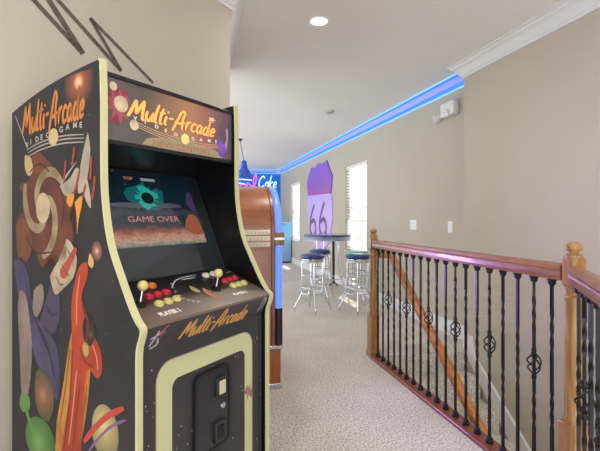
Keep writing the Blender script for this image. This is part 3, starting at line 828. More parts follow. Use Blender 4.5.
MB().fill(disc(gc, 0.045, 1.2), S, 0.0006).build('galaxy_core', mat('cream_core_print', '#c4b294', 0.5, color2='#a8947a', scale=14), LS, flatprint=True)
MB().fill([(0.651, 1.5299), (0.6087, 1.5157), (0.5948, 1.4711), (0.6227, 1.4506), (0.651, 1.4817)], S, 0.0004).build('tan_moon', sp_('wheat_print', '#b29a70'), LS, flatprint=True)
mb = MB(); mb.fill([(0.4821, 1.0934), (0.432, 1.1452), (0.3836, 1.1614), (0.3836, 1.2223), (0.3484, 1.2099), (0.3197, 1.158), (0.3426, 1.0969), (0.3955, 1.059), (0.4506, 1.0334)], S, 0.0004); mb.build('pale_cloud', mat('pale_cloud_print', '#b7a78e', 0.5, color2='#95866f', scale=12), LS, flatprint=True)
mb = MB(); mb.fill([(0.4197, 1.1185), (0.3718, 1.162), (0.3369, 1.197), (0.3197, 1.1878), (0.36, 1.1291), (0.3836, 1.0938), (0.4136, 1.095)], S, 0.0006); mb.build('red_streak', sp_('crimson_print', '#a8433c'), LS, flatprint=True)
# purple swoosh and legs of cloud
MB().fill([(0.7319, 1.1286), (0.6726, 1.1469), (0.6297, 1.0864), (0.6017, 0.9972), (0.5474, 0.924), (0.4694, 0.8852), (0.432, 0.8357), (0.4197, 0.7418), (0.4382, 0.6692), (0.4949, 0.7092), (0.5743, 0.7831), (0.6297, 0.8839), (0.6872, 0.9697)], S, 0.0003).build('purple_swoosh', mat('violet_print', '#4f4468', 0.5, color2='#3b3450', scale=10), LS, flatprint=True)
mb = MB(); mb.fill([(0.5474, 0.924), (0.5079, 1.0068), (0.4568, 1.0814), (0.4197, 1.0158), (0.432, 0.9285), (0.4821, 0.8869)], S, 0.0003); mb.build('purple_cloud', sp_('plum_print', '#453a56'), LS, flatprint=True)
mb = MB(); mb.fill([(0.6872, 1.026), (0.6439, 1.0077), (0.6087, 0.8868), (0.6017, 0.7783), (0.6297, 0.6445), (0.6726, 0.6351), (0.6872, 0.8008), (0.702, 0.9493)], S, 0.0005); mb.fill([(0.588, 1.0349), (0.5341, 1.0611), (0.5209, 1.0055), (0.5608, 0.9438), (0.5948, 0.9542)], S, 0.0005)
mb.build('mauve_streak', mat('mauve_grey_print', '#8f7d78', 0.5, color2='#77665f', scale=9), LS, flatprint=True)
MB().fill([(0.7168, 1.2697), (0.6726, 1.2963), (0.6157, 1.2597), (0.6017, 1.1869), (0.6439, 1.1335), (0.702, 1.1529)], S, 0.0003).build('rust_cloud', mat('rust_cloud_print', '#7c4a33', 0.5, color2='#5c382c', scale=14), LS, flatprint=True)
# red and amber comet
MB().fill([(0.4382, 0.6003), (0.3955, 0.7467), (0.36, 0.8878), (0.3141, 0.9673), (0.248, 0.8662), (0.2588, 0.7096), (0.2917, 0.5715), (0.3254, 0.4464), (0.4444, 0.4087)], S, 0.0002).build('amber_comet_tail', mat('amber_tail_print', '#b8813c', 0.5, color2='#9a5f2c', scale=9), LS, flatprint=True)
MB().fill([(0.3484, 0.923), (0.3484, 1.0231), (0.3141, 1.1254), (0.2696, 1.1542), (0.2588, 1.1129), (0.2917, 1.0452), (0.2806, 0.9909), (0.2267, 0.9239), (0.1902, 0.8758), (0.1851, 0.8139), (0.2109, 0.79), (0.2588, 0.8064), (0.2806, 0.7046), (0.2917, 0.5715), (0.3141, 0.45), (0.4197, 0.4165), (0.4015, 0.5414), (0.36, 0.7203)], S, 0.0005).build('red_comet', mat('scarlet_print', '#b5472f', 0.5, color2='#93321f', scale=7), LS, flatprint=True)
MB().fill(disc([(0.2534, 0.9362)][0], 0.034, 1.5), S, 0.0007).build('dark_planet', radial('dark_planet_gradient', '#5a4640', '#332428', '#241c20', [(0.2426, 0.9216)][0], 0.05), LS, flatprint=True)
MB().fill(disc([(0.2696, 0.8723)][0], 0.016, 1.5), S, 0.0007).build('gold_planet', sp_('ochre_print', '#a8905c'), LS, flatprint=True)
c = [(0.2109, 1.1923)][0]
MB().fill(disc(c, 0.026, 1.3), S, 0.0004).build('pink_planet', radial('pink_planet_gradient', '#c8a090', '#8c6258', '#2a2426', c, 0.036), LS, flatprint=True)
mb = MB(); mb.fill([(0.2588, 1.1484), (0.248, 1.1843), (0.2267, 1.1566), (0.2373, 1.1368)], S, 0.0004); mb.build('peach_streak', sp_('peach_side_print', '#c79a66'), LS, flatprint=True)
# green planet and straw planet
MB().fill(disc([(0.5474, 0.5014)][0], 0.10, 0.8), S, 0.0004).build('green_planet', radial('green_planet_gradient', '#6f9a58', '#55803f', '#2f4a2a', [(0.5608, 0.4905)][0], 0.13), LS, flatprint=True)
mb = MB(); mb.fill([(0.5743, 0.7398), (0.5341, 0.7617), (0.4694, 0.7144), (0.4568, 0.6476), (0.4821, 0.5893), (0.5209, 0.5796), (0.5675, 0.6112), (0.5811, 0.6733)], S, 0.0006); mb.build('clay_moon', radial('clay_moon_gradient', '#a3795c', '#7d5440', '#3d4a34', [(0.5275, 0.6669)][0], 0.09), LS, flatprint=True)
mb = MB(); mb.fill([(0.6799, 0.6373), (0.6227, 0.6424), (0.6157, 0.5999), (0.6582, 0.5751), (0.6872, 0.5944)], S, 0.0006); mb.ribbon([(0.6439, 0.5933), (0.6087, 0.5394), (0.5743, 0.5084)], S, 0.02, 0.0006); mb.build('green_streak', sp_('leaf_print', '#5c8a48'), LS, flatprint=True)
c = [(0.1698, 0.6298)][0]
MB().fill(disc(c, 0.068, 1.25), S, 0.0004).build('straw_planet', radial('straw_planet_gradient', '#c7b886', '#a89868', '#5d533a', [(0.18, 0.6491)][0], 0.11), LS, flatprint=True)
MB().ribbon([(0.2806, 0.568), (0.2214, 0.6289), (0.1547, 0.6834), (0.0773, 0.7264)], S, 0.02, 0.0006).build('red_ring', sp_('cherry_print', '#b2443c'), LS, flatprint=True)
MB().ribbon([(0.2588, 0.5418), (0.1953, 0.6073), (0.1349, 0.6575), (0.0679, 0.6927)], S, 0.009, 0.0006).build('violet_ring', sp_('plum_ring_print', '#7c5a80'), LS, flatprint=True)
def strokes_on(name, m, w, lst, t=0.0009):
    for P_ in lst:
        MB().ribbon(P_, S, w, t).build(name, m, LS, flatprint=True)
strokes_on('nebula_line', sp_('dark_brown_print', '#3f2620'), 0.006, [[(0.4444, 1.4209), (0.3955, 1.3577), (0.4076, 1.2693)], [(0.6439, 1.2297), (0.5743, 1.1735), (0.4694, 1.178)], [(0.6157, 1.4649), (0.5474, 1.4898), (0.4821, 1.4575)]])
strokes_on('comet_line', sp_('deep_red_print', '#7c2a1c'), 0.007, [[(0.2917, 1.0288), (0.2588, 0.9612), (0.2696, 0.8853)], [(0.3028, 0.8801), (0.2806, 0.8348), (0.2267, 0.8188)], [(0.3426, 0.8572), (0.36, 0.6868), (0.3955, 0.5091)], [(0.3028, 0.7489), (0.3254, 0.6284), (0.3484, 0.5059)]])
strokes_on('comet_glint', sp_('salmon_side_print', '#cf7d62'), 0.007, [[(0.3028, 1.1097), (0.3197, 1.026), (0.3197, 0.9434)], [(0.232, 0.8912), (0.2109, 0.8534), (0.2057, 0.8163)], [(0.3197, 0.7949), (0.3426, 0.6574), (0.3659, 0.5343)]])
strokes_on('amber_line', sp_('dark_amber_print', '#7e5226'), 0.006, [[(0.36, 0.8543), (0.3836, 0.7322), (0.4197, 0.5877)], [(0.2642, 0.7568), (0.2861, 0.6382), (0.3084, 0.534)]])
strokes_on('swoosh_line', sp_('deep_violet_print', '#2c2640'), 0.007, [[(0.6582, 1.103), (0.6017, 0.9607), (0.5079, 0.8655)], [(0.5743, 0.9096), (0.4949, 0.8323), (0.4506, 0.7356)], [(0.5079, 0.9891), (0.4694, 0.9584), (0.432, 0.9733)]])
strokes_on('cloud_line', sp_('umber_print', '#5e5140'), 0.005, [[(0.4444, 1.0962), (0.4197, 1.0706), (0.3955, 1.0726)], [(0.3836, 1.202), (0.36, 1.176), (0.3311, 1.1641)], [(0.4076, 1.1398), (0.3836, 1.1141), (0.36, 1.1023)]])
# generic rocket ship
mb = MB(); mb.fill([(0.2588, 1.5742), (0.2453, 1.5151), (0.2588, 1.4355), (0.2806, 1.3878), (0.3141, 1.3824), (0.3028, 1.4542), (0.2806, 1.5245)], S, 0.0005); mb.fill([(0.3141, 1.4878), (0.36, 1.4508), (0.4136, 1.4059), (0.3955, 1.4324), (0.3426, 1.4698)], S, 0.0005); mb.fill([(0.4197, 1.4062), (0.36, 1.4307), (0.3254, 1.4621), (0.3028, 1.4476), (0.3254, 1.3959), (0.3836, 1.371)], S, 0.0004)
mb.fill([(0.2696, 1.4458), (0.248, 1.3803), (0.2426, 1.3289), (0.2696, 1.3551), (0.2861, 1.4011)], S, 0.0004); mb.build('rocket_hull', mat('hull_print', '#aaa090', 0.5, color2='#8d837a', scale=14), LS, flatprint=True)
mb = MB()
for st in ([(0.3028, 1.4542), (0.3254, 1.3959), (0.3542, 1.3568)], [(0.2696, 1.4069), (0.2861, 1.3685), (0.3084, 1.3362)], [(0.3836, 1.4927), (0.3896, 1.4524), (0.3955, 1.4256)], [(0.334, 1.5323), (0.3397, 1.4962), (0.3484, 1.4702)], [(0.2399, 1.4954), (0.2426, 1.4507), (0.248, 1.4189)], [(0.2214, 1.4304), (0.2267, 1.3924), (0.2373, 1.3544)]):
    mb.ribbon(st, S, 0.012, 0.0008)
mb.build('rocket_engine', sp_('engine_red_print', '#923c34'), LS, flatprint=True)
mb = MB(); mb.fill([(0.3718, 1.3774), (0.3369, 1.3764), (0.3369, 1.3565), (0.3542, 1.3334), (0.3777, 1.3506)], S, 0.001); mb.fill([(0.3311, 1.3497), (0.2917, 1.3686), (0.2917, 1.3359), (0.3084, 1.2901), (0.3169, 1.2439), (0.3197, 1.2967)], S, 0.001)
mb.build('rocket_flame', sp_('flame_print', '#cf8a3e'), LS, flatprint=True)
mb = MB(); rnd = random.Random(5)
for i in range(130):
    d = rnd.uniform(0.06, 0.72); h = rnd.uniform(0.35, 1.68)
    s = rnd.choice((0.0016, 0.002, 0.003))
    mb.add([S(d - s, h, 0.0001), S(d, h - s, 0.0001), S(d + s, h, 0.0001), S(d, h + s, 0.0001)], [(0, 1, 2, 3)])
mb.build('printed_stars', sp_('dim_star_print', '#6c6668'), LS, flatprint=True)['kind'] = 'stuff'

# ------------------------------------------------------------------ jukebox
JX0, JX1 = 0.235, 0.60
JY0, JY1 = 3.12, 3.90
JR = (JY1 - JY0) / 2
JB = thing('jukebox', 'copper brown arched jukebox with a glowing blue front tube, behind the arcade cabinet', 'jukebox', (JX0, (JY0 + JY1) / 2, 0))
def arch(r, z0, zs, n=20):
    return [(-r, z0)] + [(-r * math.cos(math.pi * i / n), zs + r * math.sin(math.pi * i / n)) for i in range(n + 1)] + [(r, z0)]
M['juke_wood'] = mat('copper_brown_wood', '#a5653f', 0.3, color2='#8a4f30', scale=3, stretch=(1.5, 10, 1.5), coat=0.5)
M['juke_low'] = mat('orange_brown_wood', '#a65f2c', 0.3, color2='#87481f', scale=4, stretch=(8, 8, 1.5), coat=0.4)
M['juke_rim'] = mat('red_brown_rim_wood', '#8a4a32', 0.3, color2='#6e3826', scale=4, coat=0.4)
dX = JX1 - JX0
mb = MB(); mb.prism(arch(JR, 0.33, 1.165), lambda p, q, t: (t, p, q), 0, dX - 0.045); mb.build('body', M['juke_wood'], JB)
mb = MB(); mb.prism(arch(JR + 0.008, 0.33, 1.165), lambda p, q, t: (t, p, q), dX - 0.05, dX - 0.02); mb.build('arch_rim', M['juke_rim'], JB, bevel=0.006)
mb = MB(); mb.prism(arch(JR - 0.05, 0.33, 1.165), lambda p, q, t: (t, p, q), dX - 0.021, dX + 0.02); mb.build('front_face', M['juke_rim'], JB, bevel=0.006)
# glowing tube along the arch, then dark columns below
pts = [(dX + 0.006, p, q) for p, q in arch(JR - 0.028, 0.61, 1.165, 28)]
M['neon_blue'] = mat('blue_neon_plastic', '#4b72d8', 0.3, emit='#6f92f0', emit_s=0.8, var=0.05)
mb = MB(); mb.tube(pts, 0.034, 12); lab(mb.build('light_tube', M['neon_blue'], JB), 'glowing blue tube')
M['dark_col'] = mat('dark_column', '#2a2126', 0.3, var=0.15)
for s in (-1, 1):
    mb = MB(); mb.tube([(dX + 0.006, s * (JR - 0.028), 0.33), (dX + 0.006, s * (JR - 0.028), 0.61)], 0.036, 14); lab(mb.build('column', M['dark_col'], JB), 'dark lower column')
    mb = MB(); mb.box(dX - 0.025, dX + 0.05, s * (JR - 0.028) - 0.034, s * (JR - 0.028) + 0.034, 1.085, 1.185); c_ = mb.build('column_clasp', mat('old_gold', '#9a7440', 0.35, metal=0.4, color2='#6b4726', scale=30), JB, bevel=0.008)
    mb = MB(); mb.box(dX - 0.028, dX + 0.053, s * (JR - 0.028) - 0.037, s * (JR - 0.028) + 0.037, 1.125, 1.145); mb.build('clasp_band', M['chrome'], c_, bevel=0.003)
mb = MB(); mb.box(0.0, dX + 0.025, -JR + 0.004, JR - 0.004, 0.03, 0.31); mb.build('lower_cabinet', M['juke_low'], JB, bevel=0.012)
mb = MB(); mb.box(0.0, dX + 0.04, -JR - 0.004, JR + 0.004, 0.298, 0.335); mb.build('chrome_band', M['chrome'], JB, bevel=0.012)
mb = MB(); mb.box(0.0, dX + 0.035, -JR - 0.004, JR + 0.004, 0.0, 0.045); mb.build('chrome_base', M['chrome'], JB, bevel=0.01)
for k in range(3):
    z = 1.185 - k * 0.046
    for s in (-1, 1):
        mb = MB(); mb.box(0.02 + 0.02 * k, dX - 0.06, s * (JR + 0.001) - 0.005, s * (JR + 0.001) + 0.005, z - 0.0175, z + 0.0175)
        gr = mb.build('vent_strip', flat('cream_strip', '#e8dfc8'), JB, bevel=0.003)
        mb = MB()
        for i in range(9):
            x = 0.05 + 0.02 * k + i * 0.028
            if x < dX - 0.08: mb.box(x, x + 0.007, s * (JR + 0.006) - 0.002, s * (JR + 0.006) + 0.002, z - 0.006, z + 0.004)
        o = mb.build('vent_slots', flat('vent_shadow_brown', '#b5a284'), gr)
mb = MB()
for i in range(7): mb.box(dX + 0.02, dX + 0.028, -0.24 + i * 0.075, -0.21 + i * 0.075, 0.4, 0.9)
mb.build('front_grille', M['chrome'], JB, bevel=0.003)
mb = MB(); mb.box(dX + 0.02, dX + 0.026, -0.27, 0.27, 0.98, 1.28); mb.build('selection_window', mat('violet_lit_glass', '#4b3a8c', 0.2, emit='#7a5fd8', emit_s=0.7, var=0.05), JB, bevel=0.004)

# ------------------------------------------------------------------ balcony railing
RL = thing('balcony_railing', 'wooden handrail on black twisted iron balusters between turned newel posts, edging the stairwell', 'railing', (1.61, 3.65, 0))
RX = 1.61
def loc(x, y, z): return (x - RX, y - 3.65, z)
def newel(x, y, rot):
    cs, sn = math.cos(rot), math.sin(rot)
    def R(px, py, z): return loc(x + px * cs - py * sn, y + px * sn + py * cs, z)
    def sq(mb, a, z0, z1):
        A = [R(-a, -a, z0), R(a, -a, z0), R(a, a, z0), R(-a, a, z0)]; B = [R(-a, -a, z1), R(a, -a, z1), R(a, a, z1), R(-a, a, z1)]
        return mb.hexa(A, B)
    mb = MB(); sq(mb, 0.044, 0.0, 0.40); post = mb.build('newel_post', M['oak'], RL, bevel=0.006)
    mb = MB(); sq(mb, 0.052, 0.0, 0.055); mb.build('plinth', M['oak'], post, bevel=0.006)
    mb = MB(); mb.lathe([(0.044, 0.40), (0.044, 0.41), (0.038, 0.425), (0.0355, 0.44), (0.037, 0.47), (0.036, 0.6), (0.033, 0.85), (0.031, 0.925), (0.037, 0.935), (0.037, 0.95), (0.029, 0.958), (0.033, 0.985), (0.036, 0.998)], R(0, 0, 0), 28); mb.build('turned_shaft', M['oak'], post)
    mb = MB(); sq(mb, 0.037, 0.992, 1.122); mb.build('rail_block', M['oak'], post, bevel=0.011, segs=1)
    mb = MB(); mb.lathe([(0.034, 1.115), (0.0365, 1.124), (0.036, 1.131), (0.028, 1.137), (0.021, 1.143), (0.022, 1.15), (0.031, 1.155), (0.0345, 1.164), (0.033, 1.174), (0.025, 1.184), (0.01, 1.19), (0.001, 1.191)], R(0, 0, 0), 28); mb.build('finial', M['oak'], post)
newel(RX, 3.65, 0.0); newel(RX, 1.50, 0.0)
RPROF = [(-0.026, 1.015), (-0.031, 1.03), (-0.033, 1.045), (-0.028, 1.058), (-0.033, 1.068), (-0.028, 1.082), (-0.014, 1.09), (0.014, 1.09), (0.028, 1.082), (0.033, 1.068), (0.028, 1.058), (0.033, 1.045), (0.031, 1.03), (0.026, 1.015)]
def run(name, prof, p, q, m, bev=0):
    p, q = Vector((*p, 0)), Vector((*q, 0)); d = (q - p).normalized(); n = Vector((d.y, -d.x, 0))
    mb = MB(); mb.hexa([loc(*(p + n * a + Vector((0, 0, z)))) for a, z in prof], [loc(*(q + n * a + Vector((0, 0, z)))) for a, z in prof])
    return mb.build(name, m, RL, bevel=bev, angle=30)
DD = Vector((-0.6088, -0.7934))
NC = Vector((RX, 1.50))
E2 = NC + DD * 1.35
run('handrail', RPROF, (RX, 1.542), (RX, 3.61), M['rail_wood'])
run('handrail', RPROF, NC + DD * 0.05, E2, M['rail_wood'])
SPROF = [(-0.055, 0), (-0.055, 0.016), (-0.05, 0.022), (0.05, 0.022), (0.055, 0.016), (0.055, 0)]
run('base_shoe', SPROF, (RX, 1.542), (RX, 3.6), M['shoe_wood'])
run('base_shoe', SPROF, NC + DD * 0.045, E2, M['shoe_wood'])

def baluster_meshes(kind):
    """kind 0/1 plain twist, 2 with basket"""
    a = 0.0064 * math.sqrt(2)
    zs = [0.02]; tw = [0.0]
    segs = {0: [(0.30, 0.50), (0.66, 0.86)], 1: [(0.42, 0.74)], 2: [(0.26, 0.44), (0.74, 0.92)]}[kind]
    z = 0.02; ang = 0
    pts = []; angs = []
    def push(z, an): pts.append(z); angs.append(an)
    push(0.02, 0)
    for s0, s1 in segs:
        push(s0, ang)
        n = int((s1 - s0) / 0.0125)
        for i in range(1, n + 1):
            ang += math.pi / 2 / 5.0 * (0.0125 / 0.0125)
            push(s0 + (s1 - s0) * i / n, ang)
    push(1.018, ang)
    vs = []; fcs = []
    for z, an in zip(pts, angs):
        for k in range(4):
            vs.append((a * math.cos(an + math.pi / 4 + k * math.pi / 2), a * math.sin(an + math.pi / 4 + k * math.pi / 2), z))
    for i in range(len(pts) - 1):
        for k in range(4):
            l = (k + 1) % 4
            fcs.append((4 * i + k, 4 * i + l, 4 * i + 4 + l, 4 * i + 4 + k))
    fcs += [(3, 2, 1, 0), tuple(range(4 * len(pts) - 4, 4 * len(pts)))]
    if kind == 2:      # open the bar where the basket sits
        keep = [f for f in fcs if not all(0.50 < vs[i][2] < 0.66 for i in f)]
        fcs = keep
    return MB().add(vs, fcs)
def knuckle(z0, up, mb, s=1.0):
    d = 1 if up else -1
    prof = [(0.021, 0), (0.022, 0.013), (0.0165, 0.019), (0.0185, 0.027), (0.011, 0.036)]
    if up: prof = [(r * s, z0 + z) for r, z in prof]
    else: prof = [(r * s, z0 - z) for r, z in prof][::-1]
    return mb.lathe(prof, (0, 0, 0), 4 * 4)
protos = {}
def baluster(x, y, kind, rot=0.0):
    if kind not in protos:
        o = baluster_meshes(kind).build('baluster', M['iron'], RL, angle=25)
        mb = MB(); knuckle(0.021, True, mb); c1 = mb.build('foot_collar', M['iron'], o)
        mb = MB(); knuckle(1.017, False, mb); c2 = mb.build('top_collar', M['iron'], o)
        ch = [c1, c2]
        if kind == 2:
            mb = MB()
            for k in range(4):
                P = []
                for i in range(17):
                    t = i / 16
                    r = 0.004 + 0.029 * math.sin(math.pi * t) ** 0.9
                    an = k * math.pi / 2 + t * math.pi * 1.15
                    P.append((r * math.cos(an), r * math.sin(an), 0.525 + 0.11 * t))
                mb.tube(P, 0.0038, 6)
            for zc in (0.515, 0.645): mb.lathe([(0.006, zc - 0.016), (0.0105, zc - 0.012), (0.012, zc), (0.0105, zc + 0.012), (0.006, zc + 0.016)], (0, 0, 0), 12)
            ch.append(mb.build('basket', M['iron'], o))
        protos[kind] = (o, ch)
    else:
        src, sch = protos[kind]
        o = src.copy(); COL.objects.link(o); o.parent = RL
        for s_ in sch:
            c = s_.copy(); COL.objects.link(c); c.parent = o
    o.location = loc(x, y, 0); o.rotation_euler = (0, 0, rot)
for i in range(19):
    baluster(RX + 0.005, 3.558 - 0.1075 * i, 2 if i % 3 == 2 else (0 if i % 3 == 0 else 1))
ang2 = math.atan2(DD.y, DD.x)
for i in range(11):
    p = NC + DD * (0.10 + 0.1075 * i)
    baluster(p.x, p.y, 2 if i % 3 == 1 else (0 if i % 3 == 2 else 1), ang2)

# stair handrail behind the balusters
SR = thing('stair_handrail', 'sloping orange oak handrail of the descending stairs, seen through the iron balusters', 'handrail', (1.76, 3.56, 0))
SL = 0.788
prof = [(-0.026, -0.03), (-0.03, 0.0), (-0.026, 0.024), (-0.012, 0.033), (0.012, 0.033), (0.026, 0.024), (0.03, 0.0), (0.026, -0.03)]
mb = MB(); mb.hexa([(a, 0.02, 0.945 + z * 1.27) for a, z in prof], [(a, -2.3, 0.945 - SL * 2.32 + z * 1.27) for a, z in prof]); mb.build('rail', M['stair_rail'], SR, angle=30)
mb = MB(); mb.box(-0.115, 0.03, 0.0, 0.055, 0.92, 0.985); mb.build('rail_return', M['stair_rail'], SR, bevel=0.01)
for yy in (-1.35, -2.1):
    mb = MB(); z = 0.945 + SL * (yy - 0.02); mb.tube([(0, yy, z - 0.03), (0, yy, z - 0.08), (-0.065, yy, z - 0.09)], 0.008, 8); mb.build('bracket', M['iron'], SR)

# ------------------------------------------------------------------ bar table and stools
def flare_leg(mb, ang, rt, rf, ztop, zb, r=0.0095, n=10):
    c, s = math.cos(ang), math.sin(ang)
    prof = [(rt, ztop), (rt, (ztop + zb) / 2), (rt, zb + 0.03), (rt + (rf - rt) * 0.18, zb - 0.03), (rt + (rf - rt) * 0.62, zb * 0.52), (rf - 0.006, zb * 0.28), (rf, zb * 0.1), (rf, 0.0)]
    P = smooth2([(c * a, s * a, z) for a, z in prof], 5)
    mb.tube(P, r, n)
def ring(r, z, rad, n=36):
    return MB().tube([(r * math.cos(2 * math.pi * i / n), r * math.sin(2 * math.pi * i / n), z) for i in range(n)], rad, 8, closed=True)
def make_stool(loc_, rot, m, text):
    st = thing('bar_stool', text, 'stool', loc_, rot, 'chrome bar stools around the table')
    mb = MB(); mb.lathe([(0.150, 0.728), (0.163, 0.735), (0.17, 0.752), (0.166, 0.772), (0.145, 0.786), (0.08, 0.793), (0.002, 0.795)], (0, 0, 0), 36); mb.build('seat', m, st)
    mb = MB(); mb.lathe([(0.150, 0.678), (0.156, 0.682), (0.153, 0.690), (0.157, 0.698), (0.153, 0.706), (0.157, 0.714), (0.156, 0.726), (0.150, 0.729)], (0, 0, 0), 36); mb.build('seat_band', M['chrome'], st)
    for k in range(4):
        mb = MB(); flare_leg(mb, k * math.pi / 2, 0.143, 0.25, 0.68, 0.25); mb.build('leg', M['chrome'], st)
    for z, r in ((0.50, 0.143), (0.33, 0.143), (0.25, 0.15)):
        ring(r, z, 0.0075).build('footrest_ring', M['chrome'], st)
    return st
def copy_tree(o, loc_, rot, text):
    r = o.copy(); COL.objects.link(r); r.location = loc_; r.rotation_euler = (0, 0, rot); r['label'] = text
    for c in list(o.children):
        d = c.copy(); COL.objects.link(d); d.parent = r
        for g in c.children:
            e = g.copy(); COL.objects.link(e); e.parent = d
    return r
yaw0 = -math.atan2(104, 420)
st = make_stool((1.563, 5.597, 0), yaw0 + 0.14, M['navy'], 'navy-seated chrome bar stool standing left of the table, nearest the jukebox')
copy_tree(st, (2.172, 5.446, 0), yaw0 - 0.136, 'navy-seated chrome bar stool in front of the teal one, beside the newel post')
copy_tree(st, (1.896, 6.35, 0), yaw0 + 0.5, 'navy-seated chrome bar stool half hidden behind the table below the purple shield')
st2 = make_stool((2.37, 6.0, 0), yaw0 + 0.35, M['teal'], 'teal-seated chrome bar stool behind the navy one, in front of the near window')

TB = thing('bar_table', 'round high bar table with a dark blue top and chrome ribbed edge', 'table', (2.24, 6.84, 0), yaw0)
TB.location = (2.175, 6.845, 0)
mb = MB(); mb.lathe([(0.39, 0.974), (0.402, 0.977), (0.403, 0.997), (0.396, 1.004), (0.001, 1.006)], (0, 0, 0), 48); mb.build('table_top', mat('dark_blue_laminate', '#27356e', 0.18, var=0.1, coat=0.4), TB)
mb = MB(); mb.lathe([(0.38, 0.905), (0.396, 0.91), (0.398, 0.925), (0.393, 0.932), (0.399, 0.94), (0.393, 0.948), (0.399, 0.956), (0.393, 0.964), (0.399, 0.972), (0.38, 0.975)], (0, 0, 0), 48); mb.build('edge_band', mat('ribbed_aluminium', '#a9aeca', 0.4, metal=0.6, var=0.05), TB)
for k in range(4):
    mb = MB(); flare_leg(mb, k * math.pi / 2 - 0.35, 0.19, 0.31, 0.91, 0.42, 0.012); mb.build('leg', M['chrome'], TB)
ring(0.235, 0.26, 0.009).build('foot_ring', M['chrome'], TB)

PS = thing('pole_stand', 'slim black pole on small feet behind the bar table near the wall', 'pole', (2.522, 7.555, 0))
mb = MB(); mb.tube([(0, 0, 0.04), (0, 0, 0.98)], 0.025, 14); mb.build('pole', M['black'], PS)
for k in range(4):
    a = k * math.pi / 2 + 0.5
    mb = MB(); mb.tube(smooth2([(0.01 * math.cos(a), 0.01 * math.sin(a), 0.07), (0.05 * math.cos(a), 0.05 * math.sin(a), 0.05), (0.09 * math.cos(a), 0.09 * math.sin(a), 0.012), (0.11 * math.cos(a), 0.11 * math.sin(a), 0.008)], 4), 0.008, 8); mb.build('foot', M['black'], PS)

# ------------------------------------------------------------------ things on the walls and ceiling
# highway shield on the right wall
def Wl(y, h, t=0.0):
    return (wx(y) - 0.001 - t, y, h)
SH = thing('shield_sign', 'tall purple and lavender highway shield sign reading 66 on the right wall', 'sign', (wx(9.0), 9.0, 0.57))
def WS(y, h, t=0.0):
    p = Wl(y, h, t); return (p[0] - wx(9.0), p[1] - 9.0, p[2] - 0.57)
body = [(9.9218, 1.9604), (10.0123, 1.5467), (9.8328, 1.1787), (9.7021, 0.7491), (9.2889, 0.587), (8.9812, 0.5198), (8.6223, 0.5916), (8.2891, 0.7618), (8.1313, 1.1373), (8.1004, 1.5432), (8.1004, 1.8471)]
topp = [(9.9669, 2.172), (9.6168, 2.476), (9.2889, 2.4271), (9.0564, 2.5131), (8.7627, 2.4439), (8.4527, 2.5013), (8.2891, 2.3142), (8.1004, 2.1409), (8.1313, 1.9507), (8.1937, 1.7812), (8.9073, 1.7977), (9.8771, 1.8115), (9.9669, 2.0123)]
mb = MB(); mb.prism([(p[0], p[1]) for p in [(9.8771, 1.8358), (9.9218, 1.4712), (9.7889, 1.0343), (9.6168, 0.7536), (9.2889, 0.61), (8.9812, 0.5198), (8.6223, 0.6131), (8.2891, 0.7825), (8.1313, 1.1373), (8.1004, 1.4824), (8.1624, 1.7897)]], lambda p, q, t: WS(p, q, t), 0.0, 0.02)
M['lav'] = ramp_material('lavender_paint', 'Z', 0.0, 1.3, [(0.0, '#d0a8de'), (0.55, '#cfb0ea'), (1.0, '#bfacee')], rough=0.5, noise_amt=0.1)
lo = mb.build('lower_field', M['lav'], SH, bevel=0.003)
mb = MB(); mb.prism(topp, lambda p, q, t: WS(p, q, t), 0.0, 0.026)
M['pur'] = ramp_material('purple_paint', 'Z', 1.15, 1.92, [(0.0, '#a8609c'), (0.35, '#8c58b4'), (1.0, '#8260cc')], rough=0.5, noise_amt=0.15)
up = mb.build('crown_field', M['pur'], SH, bevel=0.003)
SIX = [[(0.34, 1.0), (0.16, 0.72), (0.04, 0.4), (0.08, 0.1), (0.26, 0.0), (0.42, 0.14), (0.42, 0.36), (0.28, 0.5), (0.1, 0.4)]]
mb = MB()
g66 = [(9.7453, 0.867), (9.2102, 0.8892), (9.7021, 1.5874), (8.9812, 0.8987), (8.4527, 0.9207)]
for a, b in ((g66[0], g66[1]), (g66[3], g66[4])):
    for s_ in SIX:
        mb.ribbon([(a[0] + (b[0] - a[0]) * p[0] / 0.46, a[1] + 0.72 * p[1]) for p in s_], lambda y, h, t: WS(y, h, 0.021), 0.10, taper=False)
mb.build('numeral_lettering', flat('grey_violet_paint', '#6b5480'), lo, flatprint=True)

# emergency light
EL = thing('emergency_light', 'white twin-head emergency light high on the right wall under the blue crown', 'emergency light', (wx(4.1), 4.12, 2.40))
mb = MB(); mb.box(-0.075, 0.0, -0.15, 0.10, 0.01, 0.165); mb.build('housing', M['plastic'], EL, bevel=0.014)
for yy, zz in ((0.20, 0.01), (-0.05, 0.03)):
    d = Vector((-0.75, 0.45, -0.35)).normalized(); ex = d.cross(Vector((0, 0, 1))).normalized(); ey = d.cross(ex)
    c = Vector((-0.05, yy, zz + 0.02))
    mb = MB(); mb.lathe([(0.018, -0.045), (0.034, -0.03), (0.046, 0.02), (0.047, 0.035), (0.040, 0.036), (0.03, 0.03)], c, 20, ex, ey, d)
    hd = mb.build('lamp_head', M['plastic'], EL)
    mb = MB(); mb.tube([c - d * 0.03, (-0.04, yy * 0.45, 0.06)], 0.012, 8); mb.build('swivel_arm', M['plastic'], hd)

